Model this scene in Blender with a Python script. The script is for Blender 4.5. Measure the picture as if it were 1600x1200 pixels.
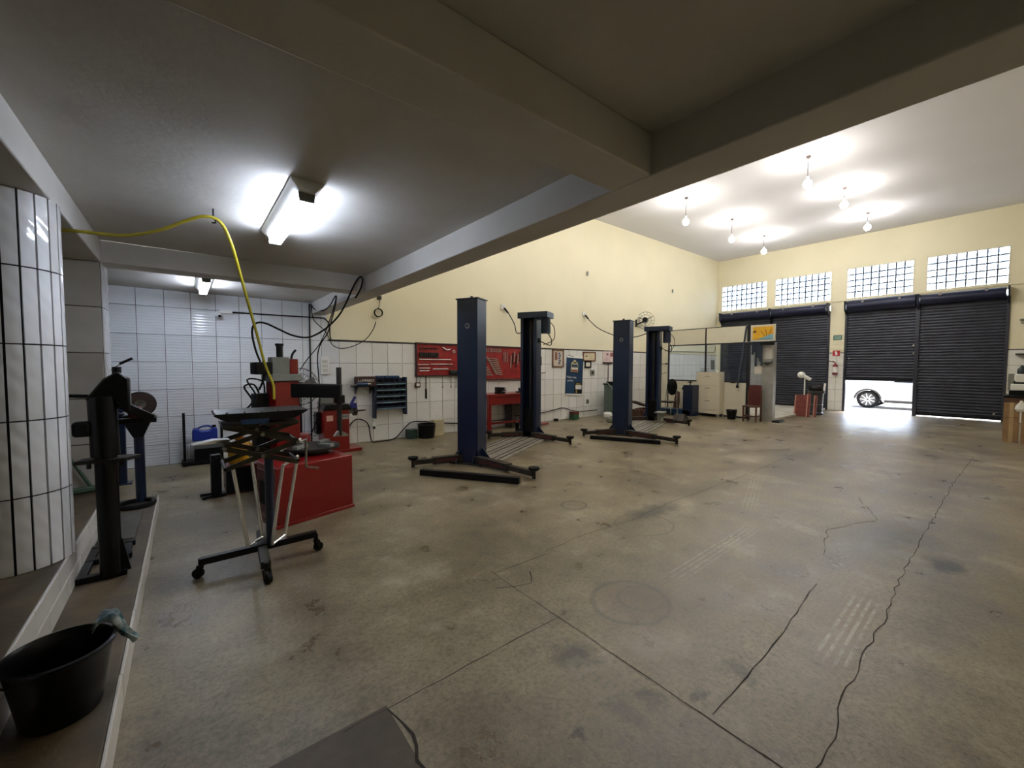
import bpy, math, random
from mathutils import Vector, Matrix
random.seed(7)
for _o in list(bpy.data.objects): bpy.data.objects.remove(_o)
SC = bpy.context.scene
COL = SC.collection
PI = math.pi
# ---------------------------------------------------------------- camera
CAM_H = 1.6
YAW, PITCH, ROLL, FPX = 0.8963, 0.0437, 0.0020, 638.43
def make_camera():
    f = Vector((math.cos(YAW)*math.cos(PITCH), math.sin(YAW)*math.cos(PITCH), -math.sin(PITCH)))
    r = Vector((math.sin(YAW), -math.cos(YAW), 0)); u = r.cross(f)
    c, s = math.cos(ROLL), math.sin(ROLL)
    r2 = r*c + u*s; u2 = u*c - r*s
    m = Matrix(((r2.x, u2.x, -f.x, 0), (r2.y, u2.y, -f.y, 0), (r2.z, u2.z, -f.z, CAM_H), (0, 0, 0, 1)))
    cd = bpy.data.cameras.new('camera'); cd.sensor_fit = 'HORIZONTAL'; cd.sensor_width = 36.0
    cd.lens = FPX/1600*36.0; cd.clip_start = 0.02; cd.clip_end = 300
    o = bpy.data.objects.new('camera', cd); COL.objects.link(o); o.matrix_world = m
    SC.camera = o
make_camera()
# ---------------------------------------------------------------- light and exposure
BULB_POWER = 105.0
TUBE_POWER = 28.0
SKY = 1.1
SUN = 6.0
SC.view_settings.view_transform = 'Standard'
SC.view_settings.look = 'None'
SC.view_settings.gamma = 1.0
SC.view_settings.exposure = 1.3
SC.view_settings.use_curve_mapping = False
W = bpy.data.worlds.new('sky'); SC.world = W; W.use_nodes = True
_n = W.node_tree.nodes; _l = W.node_tree.links
_sky = _n.new('ShaderNodeTexSky'); _sky.sky_type = 'NISHITA'; _sky.sun_disc = False
_sky.sun_elevation = math.radians(58); _sky.sun_rotation = math.radians(100); _sky.dust_density = 2.5
_l.new(_sky.outputs[0], _n['Background'].inputs[0]); _n['Background'].inputs[1].default_value = SKY
_sd = bpy.data.lights.new('sun', 'SUN'); _sd.energy = SUN; _sd.angle = 0.01; _sd.color = (1, .95, .87)
_so = bpy.data.objects.new('sun', _sd); COL.objects.link(_so)
_so.rotation_euler = Vector((-0.12, -0.55, -1.0)).to_track_quat('-Z', 'Y').to_euler(); _so.location = (24, 6, 12)

# ---------------------------------------------------------------- materials
def lin(h):
    h = h.lstrip('#'); out = []
    for i in (0, 2, 4):
        c = int(h[i:i+2], 16)/255
        out.append(c/12.92 if c <= .04045 else ((c+.055)/1.055)**2.4)
    return tuple(out) + (1,)
MATS = {}
def mat(name, col, rough=.5, metal=0., col2=None, scale=6., var=.35, bump=0., bscale=40., emit=0., detail=5., spec=.5, coat=0.):
    if name in MATS: return MATS[name]
    m = bpy.data.materials.new(name); m.use_nodes = True
    nt = m.node_tree; b = nt.nodes['Principled BSDF']
    c1 = lin(col); c2 = lin(col2) if col2 else tuple(v*(1-var*.5) for v in c1[:3]) + (1,)
    tc = nt.nodes.new('ShaderNodeTexCoord'); nz = nt.nodes.new('ShaderNodeTexNoise')
    nz.inputs['Scale'].default_value = scale; nz.inputs['Detail'].default_value = detail
    nt.links.new(tc.outputs['Object'], nz.inputs['Vector'])
    rp = nt.nodes.new('ShaderNodeValToRGB'); rp.color_ramp.elements[0].position = .35; rp.color_ramp.elements[1].position = .68
    rp.color_ramp.elements[0].color = c2; rp.color_ramp.elements[1].color = c1
    nt.links.new(nz.outputs['Fac'], rp.inputs['Fac']); nt.links.new(rp.outputs['Color'], b.inputs['Base Color'])
    b.inputs['Roughness'].default_value = rough; b.inputs['Metallic'].default_value = metal
    b.inputs['Specular IOR Level'].default_value = spec; b.inputs['Coat Weight'].default_value = coat
    if bump:
        n2 = nt.nodes.new('ShaderNodeTexNoise'); n2.inputs['Scale'].default_value = bscale; n2.inputs['Detail'].default_value = 4
        nt.links.new(tc.outputs['Object'], n2.inputs['Vector'])
        bp = nt.nodes.new('ShaderNodeBump'); bp.inputs['Strength'].default_value = bump; bp.inputs['Distance'].default_value = .01
        nt.links.new(n2.outputs['Fac'], bp.inputs['Height']); nt.links.new(bp.outputs['Normal'], b.inputs['Normal'])
    if emit:
        b.inputs['Emission Color'].default_value = c1; b.inputs['Emission Strength'].default_value = emit
    MATS[name] = m; return m
def glass(name, tint=(.9, .95, 1, 1), mix=.12):
    m = bpy.data.materials.new(name); m.use_nodes = True; nt = m.node_tree
    nt.nodes.remove(nt.nodes['Principled BSDF']); out = nt.nodes['Material Output']
    t = nt.nodes.new('ShaderNodeBsdfTransparent'); t.inputs[0].default_value = tint
    g = nt.nodes.new('ShaderNodeBsdfGlossy'); g.inputs['Roughness'].default_value = .05
    fr = nt.nodes.new('ShaderNodeFresnel'); fr.inputs[0].default_value = 1.45
    mx = nt.nodes.new('ShaderNodeMixShader'); nt.links.new(fr.outputs[0], mx.inputs[0])
    nt.links.new(t.outputs[0], mx.inputs[1]); nt.links.new(g.outputs[0], mx.inputs[2]); nt.links.new(mx.outputs[0], out.inputs[0])
    MATS[name] = m; return m
def glass_block_mat():
    m = bpy.data.materials.new('glass_block'); m.use_nodes = True; nt = m.node_tree
    nt.nodes.remove(nt.nodes['Principled BSDF']); out = nt.nodes['Material Output']
    t = nt.nodes.new('ShaderNodeBsdfTranslucent'); t.inputs[0].default_value = (.30, .35, .41, 1)
    tr = nt.nodes.new('ShaderNodeBsdfTransparent'); tr.inputs[0].default_value = (.34, .39, .44, 1)
    g = nt.nodes.new('ShaderNodeBsdfGlossy'); g.inputs['Roughness'].default_value = .15
    a = nt.nodes.new('ShaderNodeMixShader'); a.inputs[0].default_value = .35
    nt.links.new(t.outputs[0], a.inputs[1]); nt.links.new(tr.outputs[0], a.inputs[2])
    c = nt.nodes.new('ShaderNodeMixShader'); c.inputs[0].default_value = .08
    nt.links.new(a.outputs[0], c.inputs[1]); nt.links.new(g.outputs[0], c.inputs[2]); nt.links.new(c.outputs[0], out.inputs[0])
    MATS['glass_block'] = m; return m
def tile_mat(name, c1, c2, bump, wscale, rough=.13, diag=True):
    m = bpy.data.materials.new(name); m.use_nodes = True; nt = m.node_tree; b = nt.nodes['Principled BSDF']
    tc = nt.nodes.new('ShaderNodeTexCoord'); nz = nt.nodes.new('ShaderNodeTexNoise'); nz.inputs['Scale'].default_value = 2.2
    oi = nt.nodes.new('ShaderNodeObjectInfo')
    nt.links.new(tc.outputs['Object'], nz.inputs['Vector'])
    ad = nt.nodes.new('ShaderNodeMath'); ad.operation = 'ADD'; nt.links.new(nz.outputs['Fac'], ad.inputs[0])
    ml = nt.nodes.new('ShaderNodeMath'); ml.operation = 'MULTIPLY'; ml.inputs[1].default_value = .35
    nt.links.new(oi.outputs['Random'], ml.inputs[0]); nt.links.new(ml.outputs[0], ad.inputs[1])
    rp = nt.nodes.new('ShaderNodeValToRGB'); rp.color_ramp.elements[0].position = .35; rp.color_ramp.elements[1].position = 1.0
    rp.color_ramp.elements[0].color = lin(c2); rp.color_ramp.elements[1].color = lin(c1)
    nt.links.new(ad.outputs[0], rp.inputs['Fac']); nt.links.new(rp.outputs['Color'], b.inputs['Base Color'])
    b.inputs['Roughness'].default_value = rough
    w = nt.nodes.new('ShaderNodeTexWave'); w.wave_type = 'BANDS'; w.bands_direction = 'DIAGONAL' if diag else 'Z'
    w.inputs['Scale'].default_value = wscale; w.inputs['Distortion'].default_value = 2.5; w.inputs['Detail'].default_value = 1.5
    nt.links.new(tc.outputs['Object'], w.inputs['Vector'])
    bp = nt.nodes.new('ShaderNodeBump'); bp.inputs['Strength'].default_value = bump; bp.inputs['Distance'].default_value = .006
    nt.links.new(w.outputs['Fac'], bp.inputs['Height']); nt.links.new(bp.outputs['Normal'], b.inputs['Normal'])
    MATS[name] = m; return m
def floor_mat():
    m = bpy.data.materials.new('concrete_floor'); m.use_nodes = True; nt = m.node_tree; b = nt.nodes['Principled BSDF']
    N = nt.nodes.new; K = nt.links.new
    tc = N('ShaderNodeTexCoord')
    def noise(sc, det=6, rough=.6):
        n = N('ShaderNodeTexNoise'); n.inputs['Scale'].default_value = sc; n.inputs['Detail'].default_value = det
        n.inputs['Roughness'].default_value = rough; K(tc.outputs['Object'], n.inputs['Vector']); return n
    def ramp(src, stops):
        r = N('ShaderNodeValToRGB'); e = r.color_ramp.elements
        e[0].position, e[0].color = stops[0]; e[1].position, e[1].color = stops[-1]
        for p, c in stops[1:-1]:
            x = e.new(p); x.color = c
        K(src, r.inputs['Fac']); return r
    def mix(fac, a, c, mode='MIX'):
        x = N('ShaderNodeMix'); x.data_type = 'RGBA'; x.blend_type = mode
        if isinstance(fac, float): x.inputs['Factor'].default_value = fac
        else: K(fac, x.inputs['Factor'])
        K(a, x.inputs['A'])
        if isinstance(c, tuple): x.inputs['B'].default_value = c
        else: K(c, x.inputs['B'])
        return x.outputs['Result']
    big = noise(.55, 5); mid = noise(2.6, 8, .68); fine = noise(38, 6, .7); grain = noise(220, 3, .6)
    base = ramp(big.outputs['Fac'], [(.3, lin('#6b614d')), (.48, lin('#8a7f68')), (.7, lin('#a2977f'))]).outputs['Color']
    pat = ramp(mid.outputs['Fac'], [(.34, (.56, .52, .46, 1)), (.5, (.90, .88, .84, 1)), (.66, (1.16, 1.15, 1.11, 1))]).outputs['Color']
    col = mix(1.0, base, pat, 'MULTIPLY')
    fr = ramp(fine.outputs['Fac'], [(.34, (.48, .47, .45, 1)), (.54, (1, 1, 1, 1)), (.72, (1.18, 1.17, 1.14, 1))]).outputs['Color']
    col = mix(.75, col, fr, 'MULTIPLY')
    gr = ramp(grain.outputs['Fac'], [(.36, (.55, .55, .55, 1)), (.6, (1.1, 1.1, 1.1, 1))]).outputs['Color']
    col = mix(.6, col, gr, 'MULTIPLY')
    # scuffed pale patches
    sc = noise(1.1, 10, .74)
    col = mix(ramp(sc.outputs['Fac'], [(.54, (0, 0, 0, 1)), (.70, (.62, .62, .62, 1))]).outputs['Color'], col, lin('#aaa492'))
    # warp for stain outlines
    wn = noise(5, 5, .7)
    sep = N('ShaderNodeVectorMath'); sep.operation = 'SCALE'; sep.inputs['Scale'].default_value = .34; K(wn.outputs['Color'], sep.inputs[0])
    wv = N('ShaderNodeVectorMath'); wv.operation = 'ADD'; K(tc.outputs['Object'], wv.inputs[0]); K(sep.outputs[0], wv.inputs[1])
    def blob(x, y, rx, ry, soft, amt, c):
        nonlocal col
        mp = N('ShaderNodeMapping'); mp.vector_type = 'TEXTURE'
        mp.inputs['Location'].default_value = (x+.17, y+.17, .17); mp.inputs['Scale'].default_value = (rx, ry, 1)
        K(wv.outputs[0], mp.inputs['Vector'])
        fl = N('ShaderNodeVectorMath'); fl.operation = 'MULTIPLY'; fl.inputs[1].default_value = (1, 1, 0); K(mp.outputs[0], fl.inputs[0])
        ln = N('ShaderNodeVectorMath'); ln.operation = 'LENGTH'; K(fl.outputs[0], ln.inputs[0])
        r = ramp(ln.outputs['Value'], [(soft, (amt, amt, amt, 1)), (1.0, (0, 0, 0, 1))])
        col = mix(r.outputs['Color'], col, c)
    def ring(x, y, r, wd, amt, c):
        nonlocal col
        mp = N('ShaderNodeMapping'); mp.vector_type = 'TEXTURE'; mp.inputs['Location'].default_value = (x+.03, y+.03, 0); mp.inputs['Scale'].default_value = (r, r*.9, 1)
        s2 = N('ShaderNodeVectorMath'); s2.operation = 'SCALE'; s2.inputs['Scale'].default_value = .06; K(wn.outputs['Color'], s2.inputs[0])
        w2 = N('ShaderNodeVectorMath'); w2.operation = 'ADD'; K(tc.outputs['Object'], w2.inputs[0]); K(s2.outputs[0], w2.inputs[1]); K(w2.outputs[0], mp.inputs['Vector'])
        fl = N('ShaderNodeVectorMath'); fl.operation = 'MULTIPLY'; fl.inputs[1].default_value = (1, 1, 0); K(mp.outputs[0], fl.inputs[0])
        ln = N('ShaderNodeVectorMath'); ln.operation = 'LENGTH'; K(fl.outputs[0], ln.inputs[0])
        hf = N('ShaderNodeMath'); hf.operation = 'MULTIPLY'; hf.inputs[1].default_value = .5; K(ln.outputs['Value'], hf.inputs[0])
        r_ = ramp(hf.outputs[0], [(.5-wd, (0, 0, 0, 1)), (.5-wd*.3, (amt, amt, amt, 1)), (.5+wd*.3, (amt, amt, amt, 1)), (.5+wd, (0, 0, 0, 1))])
        g2 = N('ShaderNodeMix'); g2.data_type = 'RGBA'; g2.blend_type = 'MULTIPLY'; g2.inputs['Factor'].default_value = 1
        K(r_.outputs['Color'], g2.inputs['A']); K(sc.outputs['Color'], g2.inputs['B'])
        col = mix(g2.outputs['Result'], col, c)
    oil = lin('#2e2a24'); grey = lin('#5b554a')
    blob(1.66, 1.52, .17, .14, .3, .85, oil); blob(1.72, 1.08, .10, .07, .3, .7, oil); blob(1.27, 1.15, .05, .05, .4, .9, oil)
    blob(4.0, 2.5, .6, .2, .35, .8, oil); blob(4.75, .34, .26, .16, .4, .9, oil); blob(5.1, .75, 1.0, .42, .2, .65, oil)
    blob(2.33, 1.62, .35, .3, .3, .4, lin('#5f4d3f')); blob(1.9, .95, .06, .05, .3, .75, oil); blob(1.55, 1.1, .09, .1, .3, .6, oil)
    blob(2.25, .86, .14, .1, .2, .55, oil); blob(3.4, 3.2, .3, .25, .5, .35, grey); blob(2.0, 5.4, .5, .35, .2, .4, grey)
    ring(2.33, 1.62, .27, .05, .9, oil); ring(3.46, 3.18, .15, .08, 1.2, oil); ring(2.42, 1.60, .16, .06, .6, oil); ring(3.6, 2.35, .3, .03, .7, oil); blob(1.3, 1.0, .5, .4, .2, .4, grey); blob(1.7, .8, .5, .3, .2, .35, grey); blob(.3, 5.2, .6, .5, .2, .4, grey); blob(3.0, 4.0, .7, .4, .2, .3, grey)
    # pale tyre tread prints
    def tread(x, y, ang, L, wd, amt):
        nonlocal col
        mp = N('ShaderNodeMapping'); mp.vector_type = 'TEXTURE'
        mp.inputs['Location'].default_value = (x, y, 0); mp.inputs['Rotation'].default_value = (0, 0, ang); mp.inputs['Scale'].default_value = (L, wd, 1)
        K(tc.outputs['Object'], mp.inputs['Vector'])
        sx = N('ShaderNodeSeparateXYZ'); K(mp.outputs[0], sx.inputs[0])
        def absless(o, v):
            a = N('ShaderNodeMath'); a.operation = 'ABSOLUTE'; K(o, a.inputs[0])
            s = N('ShaderNodeMapRange'); s.interpolation_type = 'SMOOTHSTEP'; s.inputs[1].default_value = v; s.inputs[2].default_value = v*.6
            K(a.outputs[0], s.inputs[0]); return s.outputs[0]
        wv2 = N('ShaderNodeMath'); wv2.operation = 'SINE'
        mm = N('ShaderNodeMath'); mm.operation = 'MULTIPLY'; mm.inputs[1].default_value = 15; K(sx.outputs['Y'], mm.inputs[0]); K(mm.outputs[0], wv2.inputs[0])
        st = N('ShaderNodeMapRange'); st.inputs[1].default_value = -.1; st.inputs[2].default_value = .5; K(wv2.outputs[0], st.inputs[0])
        p = None
        wr = N('ShaderNodeMapRange'); wr.inputs[1].default_value = .38; wr.inputs[2].default_value = .66; K(noise(16, 6, .75).outputs['Fac'], wr.inputs[0])
        for o in (absless(sx.outputs['X'], 1), absless(sx.outputs['Y'], 1), st.outputs[0], wr.outputs[0]):
            if p is None: p = o
            else:
                q = N('ShaderNodeMath'); q.operation = 'MULTIPLY'; K(p, q.inputs[0]); K(o, q.inputs[1]); p = q.outputs[0]
        q = N('ShaderNodeMath'); q.operation = 'MULTIPLY'; q.inputs[1].default_value = amt*1.0; K(p, q.inputs[0])
        col = mix(q.outputs[0], col, lin('#d8d2c0'))
    tread(3.15, .62, .02, .55, .10, .6); tread(3.6, 1.62, .02, .9, .10, .4); tread(4.75, 1.36, 1.2, .28, .09, .5); tread(5.6, 2.1, .3, 1.0, .1, .25)
    K(col, b.inputs['Base Color'])
    rr = ramp(mid.outputs['Fac'], [(.3, (.24, .24, .24, 1)), (.7, (.46, .46, .46, 1))]); K(rr.outputs['Color'], b.inputs['Roughness'])
    bp = N('ShaderNodeBump'); bp.inputs['Strength'].default_value = .35; bp.inputs['Distance'].default_value = .006
    K(fine.outputs['Fac'], bp.inputs['Height'])
    b2 = N('ShaderNodeBump'); b2.inputs['Strength'].default_value = .25; b2.inputs['Distance'].default_value = .02
    K(mid.outputs['Fac'], b2.inputs['Height']); K(bp.outputs['Normal'], b2.inputs['Normal']); K(b2.outputs['Normal'], b.inputs['Normal'])
    MATS['floor'] = m; return m
FLOOR = floor_mat()
CREAM = mat('cream_paint', '#e6dfc2', .6, scale=1.2, var=.08, bump=.08, bscale=25)
WHITEP = mat('white_ceiling_paint', '#cfccc6', .75, col2='#c2beb6', scale=1.6, bump=.18, bscale=22)
HIGHC = mat('high_ceiling_paint', '#e2e1e5', .75, scale=.8, var=.06, bump=.05, bscale=12)
TILE = tile_mat('white_wall_tile', '#e6e9ec', '#d6d8db', .35, 7, diag=False)
TILE2 = tile_mat('diamond_wall_tile', '#e8e8e4', '#dad9d4', .4, 9)
GROUT = mat('dark_grout', '#4c4b50', .9, scale=20)
COLT = tile_mat('column_tile', '#e2e2e2', '#bdbbb6', .25, 5, rough=.1)
GROUTD = mat('navy_grout', '#17161f', .9)
BROWNF = mat('worn_brown_step', '#63543c', .55, col2='#3f3527', scale=3.5, bump=.25, bscale=30)
BLACK = mat('black_paint', '#09090a', .42, var=.3, spec=.25)
BLACKM = mat('black_greasy_metal', '#0c0c0d', .36, .2, col2='#060606', scale=12, spec=.35)
RUBBER = mat('black_rubber', '#0d0d0d', .75, spec=.25, bump=.2, bscale=60)
BLACKP = mat('black_plastic', '#090a0b', .35, var=.3, spec=.25)
NAVY = mat('navy_lift_paint', '#10223f', .33, col2='#0c1a33', scale=3, var=.3)
BLUEP = mat('blue_paint', '#12385e', .4)
BLUEJ = mat('blue_plastic', '#152f8c', .35, var=.15)
RED = mat('red_enamel', '#7f080b', .3, var=.12, scale=3, coat=.2)
REDD = mat('dark_red_board', '#a3201d', .45, col2='#7d1515', scale=7)
STEEL = mat('bare_steel', '#9b9a96', .32, .9, col2='#77746e', scale=20)
CHROME = mat('chrome_tube', '#e6e6e4', .2, .85, var=.05)
GREYM = mat('grey_metal', '#85877f', .45, .2)
DARKST = mat('dark_oily_steel', '#3c3732', .5, .5, col2='#292522', scale=10)
OLIVE = mat('olive_scissor_steel', '#3f3c30', .45, .4, col2='#2d2a22', scale=10)
YELLOW = mat('yellow_plastic', '#d9a512', .4, col2='#b9800e', scale=5)
HOSE = mat('yellow_hose', '#b9ab2e', .45, var=.15)
WHITE = mat('white_plastic', '#e6e6e2', .4, var=.05)
PAPER = mat('paper', '#ece8dc', .8, var=.05)
CREAMM = mat('cream_cabinet', '#d3cab4', .45, var=.08)
PANEL = mat('beige_partition_panel', '#d6d0bb', .55, var=.08, scale=2)
SHUT = mat('charcoal_shutter', '#3b3e4a', .38, .35, col2='#2f313b', scale=2.5)
SHUTN = mat('navy_shutter_hood', '#1f2440', .42, .3, col2='#191c33', scale=2.5)
WOOD = mat('dark_wood', '#5b3b29', .5, col2='#43291c', scale=9)
REDW = mat('red_painted_board', '#7c2f22', .55, col2='#5e2117', scale=9)
CARD = mat('cardboard', '#9a7a55', .8, col2='#86684a', scale=5)
FRAMEW = mat('brown_frame_wood', '#7d5138', .45)
GREENT = mat('green_painted_tube', '#3f5a45', .5)
GLASS = glass('window_glass')
GBLOCK = glass_block_mat()
WARM = mat('bulb_glow', '#fdf8f0', emit=BULB_POWER)
COOL = mat('tube_glow', '#e2ecff', emit=TUBE_POWER)

# ---------------------------------------------------------------- mesh builder
class MB:
    def __init__(s): s.v = []; s.f = []
    def add(s, vs, fs):
        o = len(s.v); s.v += [tuple(p) for p in vs]; s.f += [tuple(i+o for i in f) for f in fs]; return s
    def box(s, c, d, rz=0., m=None):
        hx, hy, hz = d[0]/2, d[1]/2, d[2]/2
        vs = [Vector((x, y, z)) for z in (-hz, hz) for x, y in ((-hx, -hy), (hx, -hy), (hx, hy), (-hx, hy))]
        if m is None: m = Matrix.Rotation(rz, 3, 'Z')
        vs = [m @ v + Vector(c) for v in vs]
        return s.add(vs, [(3, 2, 1, 0), (4, 5, 6, 7), (0, 1, 5, 4), (1, 2, 6, 5), (2, 3, 7, 6), (3, 0, 4, 7)])
    def mm(s, a, b):
        return s.box([(a[i]+b[i])/2 for i in range(3)], [abs(b[i]-a[i]) for i in range(3)])
    def bar(s, p0, p1, w, h, up=(0, 0, 1)):
        p0, p1 = Vector(p0), Vector(p1); d = p1-p0; L = d.length; d.normalize()
        u = Vector(up)
        if abs(d.dot(u)) > .98: u = Vector((1, 0, 0))
        sd = d.cross(u).normalized(); u = sd.cross(d)
        m = Matrix((d, sd, u)).transposed()
        return s.box((p0+p1)/2, (L, w, h), m=m)
    def cyl(s, p0, p1, r, r2=None, n=16, cap=True):
        r2 = r if r2 is None else r2
        p0, p1 = Vector(p0), Vector(p1); d = (p1-p0).normalized()
        a = Vector((0, 0, 1)) if abs(d.z) < .9 else Vector((1, 0, 0))
        x = d.cross(a).normalized(); y = d.cross(x)
        vs = []
        for p, q in ((p0, r), (p1, r2)):
            for i in range(n):
                t = 2*PI*i/n; vs.append(p + x*math.cos(t)*q + y*math.sin(t)*q)
        fs = [(i, (i+1) % n, n+(i+1) % n, n+i) for i in range(n)]
        if cap: fs += [tuple(range(n-1, -1, -1)), tuple(range(n, 2*n))]
        return s.add(vs, fs)
    def tube(s, pts, r, n=8, closed=False, smooth=True):
        P = [Vector(p) for p in pts]
        if smooth and len(P) > 2: P = catmull(P, closed)
        vs = []; k = len(P); x = None
        for i, p in enumerate(P):
            a = P[(i-1) % k] if (closed or i > 0) else p
            b = P[(i+1) % k] if (closed or i < k-1) else p
            d = (b-a).normalized()
            if x is None:
                q = Vector((0, 0, 1)) if abs(d.z) < .9 else Vector((1, 0, 0)); x = d.cross(q).normalized()
            else:
                x = (x - d*x.dot(d)); x = x.normalized() if x.length > 1e-6 else d.orthogonal().normalized()
            y = d.cross(x)
            for j in range(n):
                t = 2*PI*j/n; vs.append(p + x*math.cos(t)*r + y*math.sin(t)*r)
        fs = []
        for i in range(k if closed else k-1):
            i2 = (i+1) % k
            for j in range(n): fs.append((i*n+j, i*n+(j+1) % n, i2*n+(j+1) % n, i2*n+j))
        if not closed: fs += [tuple(range(n-1, -1, -1)), tuple(range((k-1)*n, k*n))]
        return s.add(vs, fs)
    def lathe(s, prof, c=(0, 0, 0), n=24, m=None):
        vs = []
        for r, z in prof:
            for i in range(n):
                t = 2*PI*i/n; p = Vector((r*math.cos(t), r*math.sin(t), z))
                if m is not None: p = m @ p
                vs.append(p + Vector(c))
        fs = []
        for k in range(len(prof)-1):
            for i in range(n): fs.append((k*n+i, k*n+(i+1) % n, (k+1)*n+(i+1) % n, (k+1)*n+i))
        if tuple(prof[0]) == tuple(prof[-1]): return s.add(vs, fs)
        if prof[0][0] > 1e-5: fs.append(tuple(range(n-1, -1, -1)))
        if prof[-1][0] > 1e-5: k = (len(prof)-1)*n; fs.append(tuple(range(k, k+n)))
        return s.add(vs, fs)
    def prism(s, poly, a, b, axis='y'):
        n = len(poly)
        def P(p, t): return {'x': (t, p[0], p[1]), 'y': (p[0], t, p[1]), 'z': (p[0], p[1], t)}[axis]
        vs = [P(p, a) for p in poly] + [P(p, b) for p in poly]
        return s.add(vs, [(i, (i+1) % n, n+(i+1) % n, n+i) for i in range(n)] + [tuple(range(n-1, -1, -1)), tuple(range(n, 2*n))])
    def torus(s, c, R, r, axis='z', n=24, k=8):
        pts = []
        for i in range(n):
            t = 2*PI*i/n; u, w = R*math.cos(t), R*math.sin(t)
            o = {'z': (u, w, 0), 'x': (0, u, w), 'y': (u, 0, w)}[axis]
            pts.append(Vector(c)+Vector(o))
        return s.tube(pts, r, k, closed=True, smooth=False)
    def sph(s, c, r, sz=1., n=14):
        return s.lathe([(max(r*math.sin(PI*k/8), 0.0), -r*sz*math.cos(PI*k/8)) for k in range(9)], c, n)
    def quad(s, a, b, c, d): return s.add([a, b, c, d], [(0, 1, 2, 3)])
    def mesh(s, name, m):
        me = bpy.data.meshes.new(name); me.from_pydata([tuple(v) for v in s.v], [], s.f); me.validate()
        me.materials.append(m); 
        me.shade_smooth(); me.set_sharp_from_angle(angle=math.radians(38)); me.update()
        return me
    def build(s, name, m, parent=None, bev=0., loc=None, rz=None, label=None):
        import bmesh
        me = s.mesh(name, m)
        bm = bmesh.new(); bm.from_mesh(me); bmesh.ops.recalc_face_normals(bm, faces=bm.faces[:]); bm.to_mesh(me); bm.free()
        o = bpy.data.objects.new(name, me); COL.objects.link(o); o.parent = parent
        if loc is not None: o.location = loc
        if rz is not None: o.rotation_euler = (0, 0, rz)
        if bev:
            b = o.modifiers.new('bevel', 'BEVEL'); b.width = bev; b.segments = 2; b.limit_method = 'ANGLE'; b.angle_limit = math.radians(40)
        if label: o['label'] = label
        return o
def catmull(P, closed=False, sub=6):
    out = []; n = len(P)
    for i in range(n if closed else n-1):
        g = (lambda k: P[k % n]) if closed else (lambda k: P[min(max(k, 0), n-1)])
        p0, p1, p2, p3 = g(i-1), g(i), g(i+1), g(i+2)
        for j in range(sub):
            t = j/sub
            out.append(.5*((2*p1)+(p2-p0)*t+(2*p0-5*p1+4*p2-p3)*t*t+(3*p1-p0-3*p2+p3)*t**3))
    if not closed: out.append(P[-1])
    return out
def tag(o, label=None, cat=None, group=None, kind=None):
    if label: o['label'] = label
    if cat: o['category'] = cat
    if group: o['group'] = group
    if kind: o['kind'] = kind
    return o
def thing(name, label, cat, loc=(0, 0, 0), rz=0., group=None):
    o = bpy.data.objects.new(name, None); COL.objects.link(o); o.empty_display_size = .1
    o.location = loc; o.rotation_euler = (0, 0, rz)
    return tag(o, label, cat, group)
def copy_tree(o, parent=None):
    c = o.copy(); COL.objects.link(c); c.parent = parent
    for ch in list(o.children): copy_tree(ch, c)
    return c
def struct(o): o['kind'] = 'structure'; return o
def text(name, body, size, m, parent, loc, rot, ext=.001):
    cu = bpy.data.curves.new(name, 'FONT'); cu.body = body; cu.size = size; cu.extrude = ext; cu.align_x = 'CENTER'; cu.align_y = 'CENTER'
    t = bpy.data.objects.new(name+'_tmp', cu); COL.objects.link(t)
    dg = bpy.context.evaluated_depsgraph_get(); me = bpy.data.meshes.new_from_object(t.evaluated_get(dg))
    bpy.data.objects.remove(t); me.materials.clear(); me.materials.append(m)
    o = bpy.data.objects.new(name, me); COL.objects.link(o); o.parent = parent; o.location = loc; o.rotation_euler = rot
    return o
FACE_NY = (PI/2, 0, 0)          # lettering that faces -y
FACE_NX = (PI/2, 0, -PI/2)      # lettering that faces -x

# ================================================================= THE ROOM
YL, YR, XF, XB = 8.60, -2.6, 18.60, -4.0
ZHI, ZLO, ZB = 6.23, 2.806, 2.594
STEP_X, STEP2_X, STEP_Z, STEP2_Z, STEP_END = -0.265, -0.60, .15, .40, 6.0
floor = struct(MB().mm((XB-.2, YR-.2, -.15), (XF+.25, YL+.2, 0)).build('floor', FLOOR))
CRACK = mat('floor_crack_filler', '#332e27', .9)
def strip(name, pts, w, jit=0., z=.0015, parent=floor, m=CRACK):
    P = []
    for i in range(len(pts)-1):
        a, b = Vector(pts[i]+(0,)), Vector(pts[i+1]+(0,)); n = max(2, int((b-a).length/.09))
        P += [a+(b-a)*k/n for k in range(n)]
    P.append(Vector(pts[-1]+(0,)))
    mb = MB(); L = []; R = []
    for i, p in enumerate(P):
        d = (P[min(i+1, len(P)-1)]-P[max(i-1, 0)]).normalized(); nn = Vector((-d.y, d.x, 0))
        q = p + nn*random.uniform(-jit, jit); ww = w*random.uniform(.5, 1.3) if jit else w
        L.append(q+nn*ww/2); R.append(q-nn*ww/2)
    for i in range(len(P)-1):
        t = [L[i], R[i], R[i+1], L[i+1]]
        mb.quad(*[(v.x, v.y, z) for v in t])
    return mb.build(name, m, parent)
strip('expansion_joint', [(1.82, 2.55), (1.82, .4), (1.83, -1.2)], .006, .003)
strip('expansion_joint', [(1.82, 2.5), (2.4, 2.48)], .006, .004)
strip('expansion_joint', [(.5, 1.8), (1.82, 1.8)], .006, .004)
strip('expansion_joint', [(1.86, .84), (2.6, .84), (3.6, .9)], .006, .006)
strip('crack', [(1.5, .46), (2.15, .46), (2.45, .485), (3.0, .5), (3.46, .49), (3.97, .52), (5.6, .545), (6.45, .536), (8.2, .55), (11, .5)], .0055, .012)
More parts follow.
